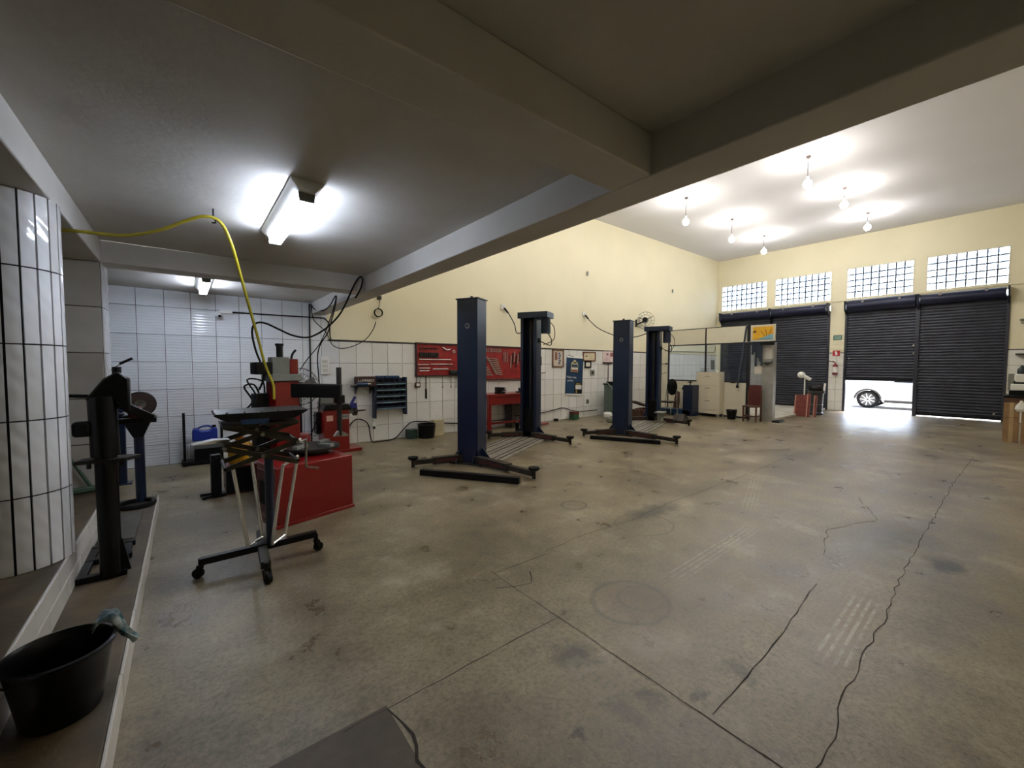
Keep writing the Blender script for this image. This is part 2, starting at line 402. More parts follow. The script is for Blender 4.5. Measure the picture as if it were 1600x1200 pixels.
strip('crack', [(2.3, 2.52), (2.9, 2.55), (3.6, 2.5), (4.6, 2.55), (6.0, 2.5), (8.5, 2.55)], .005, .014)
strip('crack', [(4.2, 1.0), (4.9, 1.15), (5.6, .9), (6.4, 1.2)], .006, .015)
strip('crack', [(1.7, 2.3), (1.95, 2.22), (2.05, 2.35)], .008, .02)
strip('crack', [(.70, 1.80), (.735, 1.6), (.69, 1.48), (.71, 1.3)], .012, .01)
SLABD = mat('dark_floor_patch', '#574b3a', .6, col2='#43392d', scale=5, bump=.25, bscale=45)
MB().mm((-.25, .2, 0), (.70, 1.82, .001)).build('floor_patch', SLABD, floor)
# walls behind the tile skin
struct(MB().mm((XB, YL, 0), (XF, YL+.2, ZHI)).build('wall_left', CREAM))
struct(MB().mm((XB, YR-.2, 0), (XF, YR, ZHI)).build('wall_right', CREAM))
struct(MB().mm((XB-.2, YR, 0), (XB, YL, ZHI)).build('wall_back', CREAM))
wl = bpy.data.objects['wall_left']
fw = MB()
for y0, y1 in ((YR, .32), (4.06, 4.5), (8.43, YL)): fw.mm((XF, y0, 0), (XF+.22, y1, 4.03))
fw.mm((XF, .32, 3.86), (XF+.22, 4.06, 4.03)); fw.mm((XF, 4.5, 3.86), (XF+.22, 8.43, 4.03))
fw.mm((XF, YR, 5.10), (XF+.22, YL, ZHI))
WIN = [(6.63, 8.43, 9), (4.5, 6.34, 9), (2.33, 4.06, 8), (.345, 2.04, 8)]
for y0, y1 in ((YR, .345), (2.04, 2.33), (4.06, 4.5), (6.34, 6.63), (8.43, YL)): fw.mm((XF, y0, 4.03), (XF+.22, y1, 5.10))
wf = struct(fw.build('wall_front', CREAM))
struct(MB().mm((XF-.025, YR, 3.955), (XF, YL, 3.985)).build('trim_1', mat('pale_ledge', '#d8d0b4', .6)))
# ceilings and beams
struct(MB().mm((2.05, YR, ZHI), (XF+.2, YL+.2, ZHI+.15)).build('ceiling', HIGHC))
lc = MB().mm((XB-.2, YR, ZLO), (2.1, YL, ZLO+.2)).build('ceiling_low', WHITEP); struct(lc); lc.name = 'ceiling'
def beam(a, b): return struct(MB().mm(a, b).build('beam', WHITEP, bev=.008))
beam((1.923, YR, ZB), (2.193, YL, ZLO+.2))
struct(MB().mm((2.0, YR, ZLO+.2), (2.193, YL, ZHI)).build('wall_upper', CREAM))
beam((-1.08, YR, ZB), (-.606, 5.58, ZLO))
beam((XB, 1.247, ZB), (1.923, 1.503, ZLO))
beam((XB, 5.58, ZB), (1.923, 5.877, ZLO))
# ---- tiles ------------------------------------------------------
TW, TH, G = .333, .44, .006
_tm = {}
def tile_mesh(w, h, m, d=.011, c=.0035):
    k = (round(w, 3), round(h, 3), m.name)
    if k in _tm: return _tm[k]
    # local: x right, z up, face towards -y
    a, b = w/2, h/2
    vs = [(-a, 0, -b), (a, 0, -b), (a, 0, b), (-a, 0, b), (-a, -d+c, -b), (a, -d+c, -b), (a, -d+c, b), (-a, -d+c, b),
          (-a+c, -d, -b+c), (a-c, -d, -b+c), (a-c, -d, b-c), (-a+c, -d, b-c)]
    fs = [(0, 1, 5, 4), (1, 2, 6, 5), (2, 3, 7, 6), (3, 0, 4, 7), (4, 5, 9, 8), (5, 6, 10, 9), (6, 7, 11, 10), (7, 4, 8, 11), (8, 9, 10, 11)]
    me = bpy.data.meshes.new('tile'); me.from_pydata(vs, [], fs); me.materials.append(m); me.update(); _tm[k] = me; return me
def put_tile(parent, m, c, w, h, rz=0., name='tile', tilt=.0):
    o = bpy.data.objects.new(name, tile_mesh(w, h, m)); COL.objects.link(o); o.parent = parent
    o.location = c; o.rotation_euler = (random.uniform(-tilt, tilt), 0, rz+random.uniform(-tilt, tilt)); return o
ROWS_R = [(0, .33), (.33, .77), (.77, 1.21), (1.21, 1.654), (1.654, 2.09)]
ROWS_L = ROWS_R + [(2.09, 2.53), (2.53, ZLO)]
XSPLIT = 2.205
struct(MB().mm((XB, YL-.006, 0), (XSPLIT, YL, ZLO)).build('wall_left_grout', GROUT)).name = 'wall_left_backing'
g2 = struct(MB().mm((XSPLIT, YL-.006, 0), (XF, YL, 2.1)).build('wall_left_backing', GROUT))
count = 0; rest = MB()
x0 = -.906
cols = []
x = x0
while x < XF-.02:
    cols.append((x, min(x+TW, XF))); x += TW
for cx0, cx1 in cols:
    left = cx0 < XSPLIT-.1
    for z0, z1 in (ROWS_L if left else ROWS_R):
        a, b = cx0, cx1
        if left and z0 >= 2.08 and b > XSPLIT: b = XSPLIT
        if b-a < .03: continue
        w, h = b-a-G, z1-z0-G
        c = ((a+b)/2, YL-.006, (z0+z1)/2)
        if cx0 < 13.3 and count < 288:
            put_tile(wl, TILE if left else TILE2, c, w, h, tilt=.0025); count += 1
        else:
            rest.box((c[0], YL-.0115, c[2]), (w, .011, h))
o = rest.build('far_tiles', TILE2, wl); o['kind'] = 'stuff'
struct(MB().mm((2.22, YL-.03, 2.092), (13.4, YL, 2.122)).build('trim_2', mat('dark_trim', '#2c2522', .5), bev=.004))
# front-wall tiles on the pier between the doors and right of the last door
tf = MB().mm((XF-.006, 4.06, 0), (XF, 4.5, 2.12)).mm((XF-.006, YR, 0), (XF, .30, 2.12)).build('grout', GROUT, wf)
for z0, z1 in ROWS_R:
    for a, b in ((4.06, 4.28), (4.28, 4.5), (-.03, .30), (-.363, -.03), (-.696, -.363)):
        put_tile(wf, TILE2, (XF-.006, (a+b)/2, (z0+z1)/2), b-a-G, z1-z0-G, rz=-PI/2)
# ---- steps ------------------------------------------------------
st1 = struct(MB().mm((XB, YR, 0), (STEP_X-.012, STEP_END, STEP_Z)).build('floor_step', BROWNF, bev=.01))
st2 = struct(MB().mm((XB, YR, STEP_Z), (STEP2_X-.012, 5.58, STEP2_Z)).build('floor_platform', BROWNF, bev=.006))
RT = tile_mat('riser_tile', '#d6d3cd', '#b9b3a9', .06, 2.0, rough=.35)
def riser(parent, x, z0, z1, ya, yb, L):
    y = ya
    while y < yb-.05:
        e = min(y+L*random.uniform(.85, 1.1), yb)
        if random.random() > .04: put_tile(parent, RT, (x, (y+e)/2, (z0+z1)/2), e-y-.004, z1-z0-.004, rz=PI/2, tilt=.006)
        y = e
riser(st1, STEP_X-.012, 0, STEP_Z+.002, -1.0, STEP_END, .62)
riser(st2, STEP2_X-.012, STEP_Z, .275, -1.0, 5.58, .44)
riser(st2, STEP2_X-.012, .277, STEP2_Z+.002, -1.0, 5.58, .50)
SLAB2 = mat('grey_step_slab', '#55514a', .7, col2='#433f39', scale=6, bump=.2)
MB().mm((-.585, 4.55, STEP_Z), (-.36, 5.35, STEP_Z+.035)).build('stone_slab', SLAB2, st1, bev=.008)
# ---- pier behind the column -------------------------------------
pier = struct(MB().mm((XB, 5.59, STEP_Z), (-.615, 5.97, ZB)).build('wall_pier', GROUTD))
PT = tile_mat('pier_tile', '#bdb8ae', '#a49d92', .12, 3, rough=.25)
zz = STEP2_Z; pr = []
while zz < ZB-.02: pr.append((zz, min(zz+.44, ZB))); zz += .44
for z0, z1 in pr:
    x = -.615
    while x > -2.4:
        a = x-.36; put_tile(pier, PT, ((a+x)/2, 5.59, (z0+z1)/2), x-a-.006, z1-z0-.007); x = a
for z0, z1 in [(STEP_Z, .40)] + pr: put_tile(pier, COLT, (-.615, 5.78, (z0+z1)/2), .372, z1-z0-.006, rz=PI/2)
# ---- round tiled column -----------------------------------------
CC, CR, NS = (-.84, 3.785), .243, 22
colm = struct(MB().cyl((CC[0], CC[1], STEP2_Z), (CC[0], CC[1], ZB), CR, n=44).build('column', GROUTD))
def strip_mesh(h, w):
    vs = []; n = 3
    for z in (-h/2, h/2):
        for i in range(n+1):
            t = -w/2+w*i/n; vs.append(((CR+.012)*math.sin(t/CR), -(CR+.012)*math.cos(t/CR), z))
        for i in range(n+1):
            t = -w/2+w*i/n; vs.append(((CR-.002)*math.sin(t/CR), -(CR-.002)*math.cos(t/CR), z))
    k = 2*(n+1); fs = [(i, i+1, k+i+1, k+i) for i in range(n)]
    fs += [(n, 2*n+1, k+2*n+1, k+n), (n+1, 0, k, k+n+1)]
    fs += [tuple([k+i for i in range(n+1)]+[k+n+1+i for i in range(n, -1, -1)]), tuple([i for i in range(n, -1, -1)]+[n+1+i for i in range(n+1)])]
    me = bpy.data.meshes.new('tile'); me.from_pydata(vs, [], fs); me.materials.append(COLT); me.shade_smooth(); me.set_sharp_from_angle(angle=.6); return me
zz = STEP2_Z; crow = []
while zz < ZB-.03: crow.append((zz, min(zz+.44, ZB))); zz += .44
for z0, z1 in crow:
    me = strip_mesh(z1-z0-.008, 2*PI*CR/NS-.010)
    for k in range(NS):
        o = bpy.data.objects.new('tile', me); COL.objects.link(o); o.parent = colm
        o.location = (CC[0], CC[1], (z0+z1)/2); o.rotation_euler = (0, 0, 2*PI*(k+.3)/NS)
# ---- glass block windows ----------------------------------------
JOINT = mat('window_mortar', '#2a2e3c', .8)
bm_ = {}
for wi, (y0, y1, nc) in enumerate(WIN):
    fr = MB()
    for a, b in ((y0, y0+.02), (y1-.02, y1)): fr.mm((XF-.01, a, 4.03), (XF+.12, b, 5.10))
    for a, b in ((4.03, 4.05), (5.08, 5.10)): fr.mm((XF-.01, y0, a), (XF+.12, y1, b))
    wo = struct(fr.build('window_%d' % (wi+1), mat('white_window_frame', '#e0ddd0', .6)))
    pw, ph = (y1-y0-.04)/nc, 1.03/5
    jm = MB()
    for c in range(1, nc): jm.mm((XF+.025, y0+.02+pw*c-.015, 4.05), (XF+.10, y0+.02+pw*c+.015, 5.08))
    for r in range(1, 5): jm.mm((XF+.025, y0+.02, 4.05+ph*r-.015), (XF+.10, y1-.02, 4.05+ph*r+.015))
    for c in range(1, nc):
        for r in range(1, 5): jm.box((XF+.035, y0+.02+pw*c, 4.05+ph*r), (.03, .062, .062), m=Matrix.Rotation(PI/4, 3, 'X'))
    jm.build('mortar_grid', JOINT, wo)
    key = round(pw, 3)
    if key not in bm_:
        q = MB(); a, h, d, e = pw/2-.014, ph/2-.014, .045, .012
        k8 = [(-1, -.62), (-.62, -1), (.62, -1), (1, -.62), (1, .62), (.62, 1), (-.62, 1), (-1, .62)]
        q.add([(-d+e*.6, y*a, z*h) for y, z in k8] + [(-d, y*(a-e), z*(h-e)) for y, z in k8],
              [(i, (i+1) % 8, 8+(i+1) % 8, 8+i) for i in range(8)] + [tuple(range(8, 16))])
        bm_[key] = q.mesh('glass_block', GBLOCK)
    for c in range(nc):
        for r in range(5):
            o = bpy.data.objects.new('glass_block', bm_[key]); COL.objects.link(o); o.parent = wo
            o.location = (XF+.06, y0+.02+pw*(c+.5), 4.05+ph*(r+.5))
# ---- roller shutters --------------------------------------------
def shutter(n, y0, y1, zbot, ztop=3.66, hood=SHUTN, roll=.17):
    t = bpy.data.objects.new('door_%d' % n, None); COL.objects.link(t); t.location = (XF, (y0+y1)/2, 0); struct(t)
    w = (y1-y0)/2; q = MB(); z = zbot; p = .092
    while z < ztop:
        prof = [(0.03, 0), (.012, .012), (.006, .035), (.012, .066), (.03, .08), (.03, p)]
        for i in range(len(prof)-1):
            q.quad((prof[i][0], -w+.03, z+prof[i][1]), (prof[i][0], w-.03, z+prof[i][1]), (prof[i+1][0], w-.03, z+prof[i+1][1]), (prof[i+1][0], -w+.03, z+prof[i+1][1]))
        z += p
    q.mm((.032, -w+.03, zbot), (.04, w-.03, ztop))
    o = q.build('slat_curtain', SHUT, t)
    MB().mm((-.02, -w+.03, zbot-.0), (.05, w-.03, zbot+.075)).build('bottom_rail', BLACK, t, bev=.006)
    for s in (-1, 1): MB().mm((-.04, s*w-.035, 0), (.07, s*w+.035, ztop)).build('guide_rail', SHUT, t, bev=.005)
    MB().cyl((-.10, -w+.05, ztop+.08), (-.10, w-.05, ztop+.08), roll, n=20).build('roll', hood, t)
    for s in (-1, 1):
        MB().prism([(-.33, ztop+.26), (.0, ztop+.26), (.0, ztop-.22), (-.08, ztop-.22), (-.30, ztop-.05)], s*w-.02, s*w+.02, 'y').build('end_bracket', hood, t, bev=.004)
    for k in (-.45, .4): MB().mm((-.30, k*w*1.2-.03, ztop+.16), (0, k*w*1.2+.03, ztop+.24)).build('roll_support', mat('pale_bracket', '#8c8a86', .6), t)
    return t
s1 = shutter(1, 6.44, 8.38, .02); s2 = shutter(2, 4.54, 6.44, .02)
s3 = shutter(3, 2.19, 4.03, 1.12, roll=.21); s4 = shutter(4, .33, 2.17, .035)
for o, yy, zz in ((s3, -.85, 2.3), (s3, -.86, 2.05), (s3, .8, 1.9), (s4, .9, 1.52), (s4, -.75, .22)):
    MB().cyl((-.045, yy, zz), (-.0, yy, zz), .028, n=10).build('lock', CHROME, o)
struct(MB().mm((XF-.05, 2.14, 0), (XF+.12, 2.24, 3.86)).build('trim_3', SHUT, bev=.006))

# ================================================================= LAMPS
def pendant(x, y, zb, label):
    t = thing('pendant_bulb', label, 'lamp', (x, y, zb), 0, 'bare bulbs hanging from the high ceiling')
    h = ZHI-zb
    MB().lathe([(.001, h), (.045, h), (.05, h-.02), (.03, h-.045), (.001, h-.045)], n=16).build('ceiling_rose', mat('brown_rose', '#5a4a44', .5), t)
    MB().tube([(0, 0, h-.03), (.012, .01, h*.6), (-.012, 0, h*.35), (0, 0, .10)], .006, 6).build('cord', BLACK, t)
    MB().cyl((0, 0, .07), (0, 0, .15), .028, .022, 14).build('socket', WHITE, t)
    MB().lathe([(.001, -.10), (.045, -.085), (.075, -.045), (.082, 0), (.07, .04), (.035, .075), (.025, .08)], n=18).build('bulb', WARM, t)
for (x, y, zb, lab) in ((10.86, 5.94, 5.58, 'lit bare bulb on a long cord nearest the ceiling beam above the cream wall'),
                        (13.53, 5.87, 5.60, 'lit bare bulb in the middle of the bulb row near the cream side wall'),
                        (16.10, 5.88, 5.68, 'lit bare bulb nearest the corner of the cream side wall and the shutter wall'),
                        (10.84, 3.12, 5.64, 'lit bare bulb highest in view, closest to the dark ceiling beam'),
                        (13.44, 3.05, 5.80, 'lit bare bulb in the middle of the row farther from the cream side wall'),
                        (16.14, 3.08, 5.80, 'lit bare bulb on a short cord above the half-open roller shutter')):
    pendant(x, y, zb, lab)
for x, y, lab in ((5.5, 5.92, 'lit bare bulb behind the ceiling beam, above the nearer blue lift'), (8.2, 5.92, 'lit bare bulb behind the ceiling beam, above the gap between the two lifts'),
                  (5.5, 3.08, 'lit bare bulb just behind the ceiling beam over the open floor'), (8.2, 3.08, 'lit bare bulb over the open floor, the second one behind the beam')):
    pendant(x, y, 5.65, lab)
def batten(x, y0, y1, label):
    t = thing('fluorescent_batten', label, 'lamp', (x, (y0+y1)/2, ZLO), 0, 'twin-tube battens on the low ceiling'); L = (y1-y0)/2
    MB().prism([(-.10, 0), (.10, 0), (.095, -.02), (.045, -.075), (-.045, -.075), (-.095, -.02)], -L, L, 'y').build('housing', WHITE, t, bev=.003)
    for s in (-1, 1):
        MB().prism([(-.05, -.072), (.05, -.072), (.045, -.125), (-.045, -.125)], s*(L-.04)-.012, s*(L-.04)+.012, 'y').build('lamp_holder', GREYM, t)
        MB().cyl((s*.032, -L+.05, -.108), (s*.032, L-.05, -.108), .015, n=12).build('tube', COOL, t)
batten(.655, 2.95, 4.25, 'lit twin-tube fluorescent batten on the low ceiling near the camera')
batten(.245, 6.65, 7.9, 'lit twin-tube fluorescent batten close to the tiled wall, behind the ceiling beam')

# ================================================================= LIFTS
def lift(label, p1, p2, h, seed):
    d = Vector((p2[0]-p1[0], p2[1]-p1[1], 0)); L = d.length; rz = math.atan2(d.y, d.x)
    t = thing('two_post_lift', label, 'car lift', (p1[0], p1[1], 0), rz, 'blue two-post car lifts')
    def post(x, s, top):      # s = +1: channel opens towards +x
        w, dp, th = .19, .15, .03
        poly = [(-s*dp+x, -w), (-s*dp+x, w), (s*dp+x, w), (s*dp+x, w-.06), (s*(dp-th)+x, w-.06), (s*(dp-th)+x, w-th), (s*(-dp+th)+x, w-th),
                (s*(-dp+th)+x, -w+th), (s*(dp-th)+x, -w+th), (s*(dp-th)+x, -w+.06), (s*dp+x, -w+.06), (s*dp+x, -w)]
        o = MB().prism(poly, .02, h, 'z').build('post', NAVY, t)
        MB().mm((x-.02, -.02, .1), (x+.02, .02, h-.05)).build('lifting_screw', DARKST, o)
        MB().mm((x-.24, -.30, 0), (x+.24, .30, .022)).build('foot_plate', DARKST, t, bev=.004)
        for yy in (-1, 1):
            MB().prism([(x-s*.15, .022), (x-s*.28, .022), (x-s*.15, .22)], yy*.15-.006, yy*.15+.006, 'y').build('gusset', NAVY, t)
            MB().prism([(yy*.19, .022), (yy*.40, .022), (yy*.19, .26)], x-.006, x+.006, 'x').build('gusset', NAVY, t)
        for bx, by in ((-.2, -.26), (.2, -.26), (-.2, .26), (.2, .26)):
            MB().cyl((x+bx, by, .02), (x+bx, by, .045), .014, n=6).build('anchor_bolt', STEEL, t)
        cz = .16
        MB().mm((x-.10, -.16, .12), (x+.10, .16, .62)).build('carriage', BLACKM, t, bev=.006)
        return o
    a = post(0, 1, False); b = post(L, -1, True)
    MB().mm((-.17, -.21, h), (.17, .21, h+.02)).build('post_cap', NAVY, a, bev=.004)
    MB().cyl((0, 0, h+.02), (0, 0, h+.07), .035, .02, 12).build('screw_nut', DARKST, a)
    MB().cyl((-.153, .0, h-.43), (-.149, .0, h-.43), .045, n=18).build('maker_badge', STEEL, a)
    MB().cyl((-.1545, .0, h-.43), (-.152, .0, h-.43), .022, n=14).build('badge_centre', NAVY, a)
    # drive head on the far post
    MB().mm((L-.22, -.46, h-.02), (L+.22, .24, h+.11)).build('drive_cover', NAVY, t, bev=.006)
    mo = MB().cyl((L-.02, -.36, h-.36), (L-.02, -.36, h-.02), .105, n=20).build('motor', NAVY, t)
    for k in range(6): MB().torus((L-.02, -.36, h-.33+k*.05), .106, .006, n=20, k=5).build('cooling_fin', NAVY, mo)
    MB().mm((L-.05, -.215, h-.56), (L+.08, -.19, h-.46)).build('switch_box', BLACKP, t, bev=.004)
    MB().tube([(L-.02, -.40, h-.34), (L-.05, -.50, h-.5), (L-.02, -.46, h-.62), (L, -.22, h-.52)], .010, 6).build('motor_cable', RUBBER, t)
    MB().tube([(L-.02, -.45, h-.1), (L-.03, -.56, h-.25), (L-.02, -.54, h-.5), (L, -.3, h-.6)], .008, 6).build('motor_cable', RUBBER, t)
    MB().cyl((L-.1, -.19, h-1.25), (L-.13, -.40, h-1.22), .009, n=8).build('lever', STEEL, t); 
    # base cover between the posts: three ribbed steel plates
    for k in range(3):
        y0 = -.47+k*.30
        pl = MB().mm((.20, y0+.005, 0), (L-.24, y0+.295, .03)).build('base_plate', mat('worn_base_steel', '#a39f95', .4, .3, col2='#8a857a', scale=6), t, bev=.004)
        for j in range(2): MB().mm((.22, y0+.08+j*.11, .03), (L-.26, y0+.10+j*.11, .036)).build('rib', DARKST, pl)
    # arms
    def arm(x0, y0, x1, y1, outer):
        A = Vector((x0, y0, .085)); B = Vector((x1, y1, .075)); M = A+(B-A)*.62
        o = MB().bar(A, M, .12, .11).build('arm', DARKST, t, bev=.005)
        MB().bar(A+(M-A)*.2+Vector((0, 0, .0)), M-(M-A)*.1, .124, .045).build('arm_slot', mat('dull_red_paint', '#4a1a17', .6), o)
        MB().bar(M-(B-A)*.08, B, .08, .075).build('arm_extension', DARKST, o, bev=.004)
        p = MB().cyl((x1, y1, .0), (x1, y1, .13), .028, n=12).build('pad_screw', DARKST, t)
        MB().lathe([(.001, .115), (.05, .115), (.08, .135), (.08, .165), (.001, .165)], (x1, y1, 0), 18).build('rubber_pad', RUBBER, p)
    arm(-.12, .12, -.72, .66, True); arm(-.12, -.12, -.55, -1.32, True)
    arm(L-.18, -.12, L-.53, -1.08, False); arm(L-.18, .12, L-.62, .75, False)
    return t
LA1, LA2 = (3.72, 5.72), (6.10, 6.95)
LB1, LB2 = (8.0, 5.85), (10.75, 6.78)
lift('navy two-post car lift standing nearest, in front of the red tool boards', LA1, LA2, 2.68, 1)
lift('navy two-post car lift farther off, in front of the office partition', LB1, LB2, 2.64, 2)
def local(p, q, x, y):
    a = math.atan2(q[1]-p[1], q[0]-p[0]); return (p[0]+x*math.cos(a)-y*math.sin(a), p[1]+x*math.sin(a)+y*math.cos(a))
a = local(LA1, LA2, -1.04, .27); b = local(LA1, LA2, -.86, -1.23)
tag(MB().bar((a[0], a[1], .045), (b[0], b[1], .045), .09, .09).build('steel_beam', BLACK, bev=.006), 'black square steel bar lying on the floor before the nearer lift', 'steel bar')
a = local(LB1, LB2, -.98, .40); b = local(LB1, LB2, -.78, -1.05)
tag(MB().bar((a[0], a[1], .04), (b[0], b[1], .04), .08, .08).build('steel_beam', BLACK, bev=.006), 'black steel bar lying on the floor before the farther lift', 'steel bar')
# jack stand and clutter by the far post of the second lift
t = thing('lift_adapter', 'grey steel adapter with flat top plate beside the farther lift', 'adapter', (10.33, 6.28, .036), .3)
MB().cyl((0, 0, 0), (0, 0, .27), .085, n=16).build('stem', GREYM, t)
for k in range(3):
    a = 2*PI*k/3; MB().bar((0, 0, .03), (.17*math.cos(a), .17*math.sin(a), .03), .03, .06).build('foot', GREYM, t)
MB().mm((-.2, -.12, .27), (.2, .12, .30)).build('top_plate', GREYM, t, bev=.004)
t = thing('steel_ramp', 'small dark steel wedge ramp on the floor beside the farther lift', 'ramp', (11.35, 6.25, 0), .3)
MB().prism([(-.5, 0), (.45, 0), (.45, .05), (-.1, .22)], -.14, .14, 'y').build('wedge', DARKST, t, bev=.004)
t = thing('scrap_box', 'low brown box of old parts between wall and farther lift', 'box', (11.55, 7.72, 0), .2)
sb = MB(); 
for a, b in (((-.45, -.2, 0), (.45, .2, .02)), ((-.45, -.2, 0), (.45, -.18, .22)), ((-.45, .18, 0), (.45, .2, .22)), ((-.45, -.2, 0), (-.43, .2, .22)), ((.43, -.2, 0), (.45, .2, .22))): sb.mm(a, b)
sb.build('tray', WOOD, t)
for k in range(6): MB().cyl((-.35+k*.13, -.05, .06), (-.30+k*.13, .1, .20), .05+.02*(k % 2), n=12).build('old_part', REDW if k % 2 else GREYM, t)
t = thing('plank', 'grey brown plank leaning over the box of old parts', 'plank', (11.55, 7.72, 0), .2)
MB().bar((-.60, .03, .50), (.62, .03, .26), .22, .05).build('board', mat('grey_brown_plank', '#5a4f44', .7), t, bev=.004)
tag(MB().lathe([(.001, 0), (.1, 0), (.14, .05), (.14, .13), (.1, .18), (.001, .18)], n=18).build('white_bundle', WHITE, loc=(10.2, 8.0, 0)), 'white round canister on the floor behind the farther lift', 'canister')
tag(MB().mm((-.28, -.16, 0), (.28, .16, .16)).build('grey_block', GREYM, loc=(9.62, 7.3, .0), rz=.35, bev=.05), 'grey rounded steel block on the floor behind the farther lift', 'block')

# ================================================================= SCISSOR TROLLEY (foreground)
t = thing('scissor_trolley', 'black scissor-lift trolley with four chrome struts on casters, in the foreground', 'trolley', (.45, 3.79, 0))
MB().bar((-.40, .03, .125), (.40, -.03, .155), .055, .05).build('base_bar', BLACKM, t, bev=.004)
MB().bar((0, .02, .13), (-.02, -.34, .125), .065, .055).build('front_leg', OLIVE, t, bev=.004)
MB().bar((0, 0, .13), (.03, .36, .125), .065, .055).build('rear_leg', BLACKM, t, bev=.004)
def caster(x, y, rz):
    f = MB(); c, s = math.cos(rz), math.sin(rz)
    f.cyl((x, y, .085), (x, y, .15), .018, n=10)
    for k in (-1, 1): f.bar((x-s*.022*k, y+c*.022*k, .10), (x+c*.02-s*.022*k, y+s*.02+c*.022*k, .04), .008, .03)
    o = f.build('caster', BLACKM, t)
    MB().cyl((x+c*.02-s*.016, y+s*.02+c*.016, .037), (x+c*.02+s*.016, y+s*.02-c*.016, .037), .037, n=18).build('wheel', RUBBER, o)
caster(-.395, .03, 2.6); caster(.395, -.03, .4); caster(-.02, -.35, -1.2); caster(.03, .37, 1.2)
MB().cyl((.06, .0, .13), (.06, .0, .86), .032, n=14).build('centre_post', NAVY, t)
struts = [((-.10, -.05, .19), (-.19, -.10, .84)), ((.01, .05, .20), (-.05, .10, .87)), ((.06, -.06, .16), (.14, -.12, .80)), ((.17, .04, .18), (.29, .10, .82))]
for a, b in struts: MB().cyl(a, b, .013, n=12).build('strut', CHROME, t)
for a, b in ((struts[0][0], struts[1][0]), (struts[2][0], struts[3][0]), (struts[2][1], struts[3][1])): MB().cyl(a, b, .013, n=12).build('cross_rod', CHROME, t)
MB().cyl((.13, -.13, .93), (.31, .08, .97), .012, n=12).build('cross_rod', CHROME, t)
for y in (-.16, .16):
    for (x0, z0, x1, z1) in ((-.24, .83, .24, .99), (-.24, .99, .24, .83), (-.24, 1.0, .24, 1.15), (-.24, 1.15, .24, 1.0)):
        MB().bar((x0, y+(.012 if z1 > z0 else -.012), z0), (x1, y+(.012 if z1 > z0 else -.012), z1), .014, .035).build('scissor_link', OLIVE, t)
    for x, z in ((0, .91), (0, 1.075), (-.24, .99), (.24, .99)): MB().cyl((x, y-.03, z), (x, y+.03, z), .014, n=10).build('pivot_pin', STEEL, t)
for x, z in ((-.24, .84), (.24, .84), (-.24, 1.0), (.24, 1.0)): MB().cyl((x, -.18, z), (x, .18, z), .012, n=10).build('cross_bar', BLACKM, t)
for s in (-1, 1):
    MB().mm((s*.135-.115, -.20, 1.14), (s*.135+.115, .20, 1.165)).build('table_frame', OLIVE, t, bev=.003)
tt = MB()
tt.prism([(-.30, 1.235), (-.29, 1.25), (.32, 1.25), (.30, 1.235), (.22, 1.19), (.02, 1.185), (-.22, 1.19)], -.21, .21, 'y')
tt.build('table_top', BLACKM, t, bev=.003)
MB().mm((-.14, -.215, 1.165), (.04, -.20, 1.20)).build('name_plate', BLUEP, t)
MB().tube([(.24, -.08, .97), (.335, .0, .975), (.335, .0, .74), (.43, -.02, .715)], .011, 8, smooth=False).build('crank_handle', STEEL, t)
for k in range(5):
    MB().cyl((-.22+k*.11, -.19, 1.25), (-.22+k*.11, -.19, 1.26), .01, n=8).build('bolt', STEEL, t)
# rag/knife-like sheet on its left end
tag(MB().prism([(-.13, 0), (.09, -.006), (.10, .016), (.0, .022)], -.05, .05, 'y').build('metal_plate', CHROME, loc=(.15, 3.80, 1.02), rz=.1), 'shiny thin metal plate on the left end of the scissor trolley', 'plate')

# ================================================================= TYRE CHANGER
C0 = (.66, 4.49); CA = math.radians(15)
def cl(u, v): return (C0[0]+u*math.cos(CA)-v*math.sin(CA), C0[1]+u*math.sin(CA)+v*math.cos(CA))
t = thing('tyre_changer', 'red tyre changer with black swing arm and round turntable', 'tyre changer', (C0[0], C0[1], 0), CA)
MB().prism([(0, 0), (.82, 0), (.82, 1.08), (.28, 1.08), (.03, .5)], .03, .60, 'z').build('cabinet', RED, t, bev=.01)
MB().prism([(-.01, -.01), (.835, -.01), (.835, 1.06), (.29, 1.06), (.02, .5)], 0, .035, 'z').build('plinth', RED, t, bev=.004)
MB().prism([(-.003, .06), (.004, .06), (.026, .46), (.016, .46)], .10, .54, 'z').build('side_panel', mat('dark_red_enamel', '#5e0c0e', .4), t)
MB().prism([(-.02, .12), (.006, .12), (.02, .36), (-.005, .36)], .2, .44, 'z').build('rubber_buffer', RUBBER, t, bev=.006)
MB().lathe([(.001, .60), (.17, .60), (.17, .64), (.30, .65), (.30, .675), (.08, .68), (.001, .68)], (.62, .50, 0), 28).build('turntable', DARKST, t)
for k in range(4):
    a = k*PI/2+.4; c, s = math.cos(a), math.sin(a)
    MB().bar((.62+.10*c, .50+.10*s, .69), (.62+.27*c, .50+.27*s, .69), .07, .035).build('clamp_jaw', GREYM, t, bev=.004)
MB().mm((.36, .80, .60), (.64, 1.04, 1.42)).build('column', RED, t, bev=.012)
MB().mm((.32, .77, 1.42), (.66, 1.06, 1.50)).build('column_cap', GREYM, t, bev=.008)
MB().mm((.44, .98, .60), (.72, 1.12, 1.20)).build('column_brace', RED, t, bev=.01)
MB().cyl((.47, .92, 1.50), (.47, .92, 1.83), .034, n=14).build('vertical_shaft', BLACK, t)
MB().cyl((.47, .92, 1.83), (.47, .92, 1.86), .045, n=14).build('shaft_knob', BLACK, t)
MB().mm((.18, .84, 1.50), (.36, 1.0, 1.64)).build('air_cylinder', BLACKP, t, bev=.012)
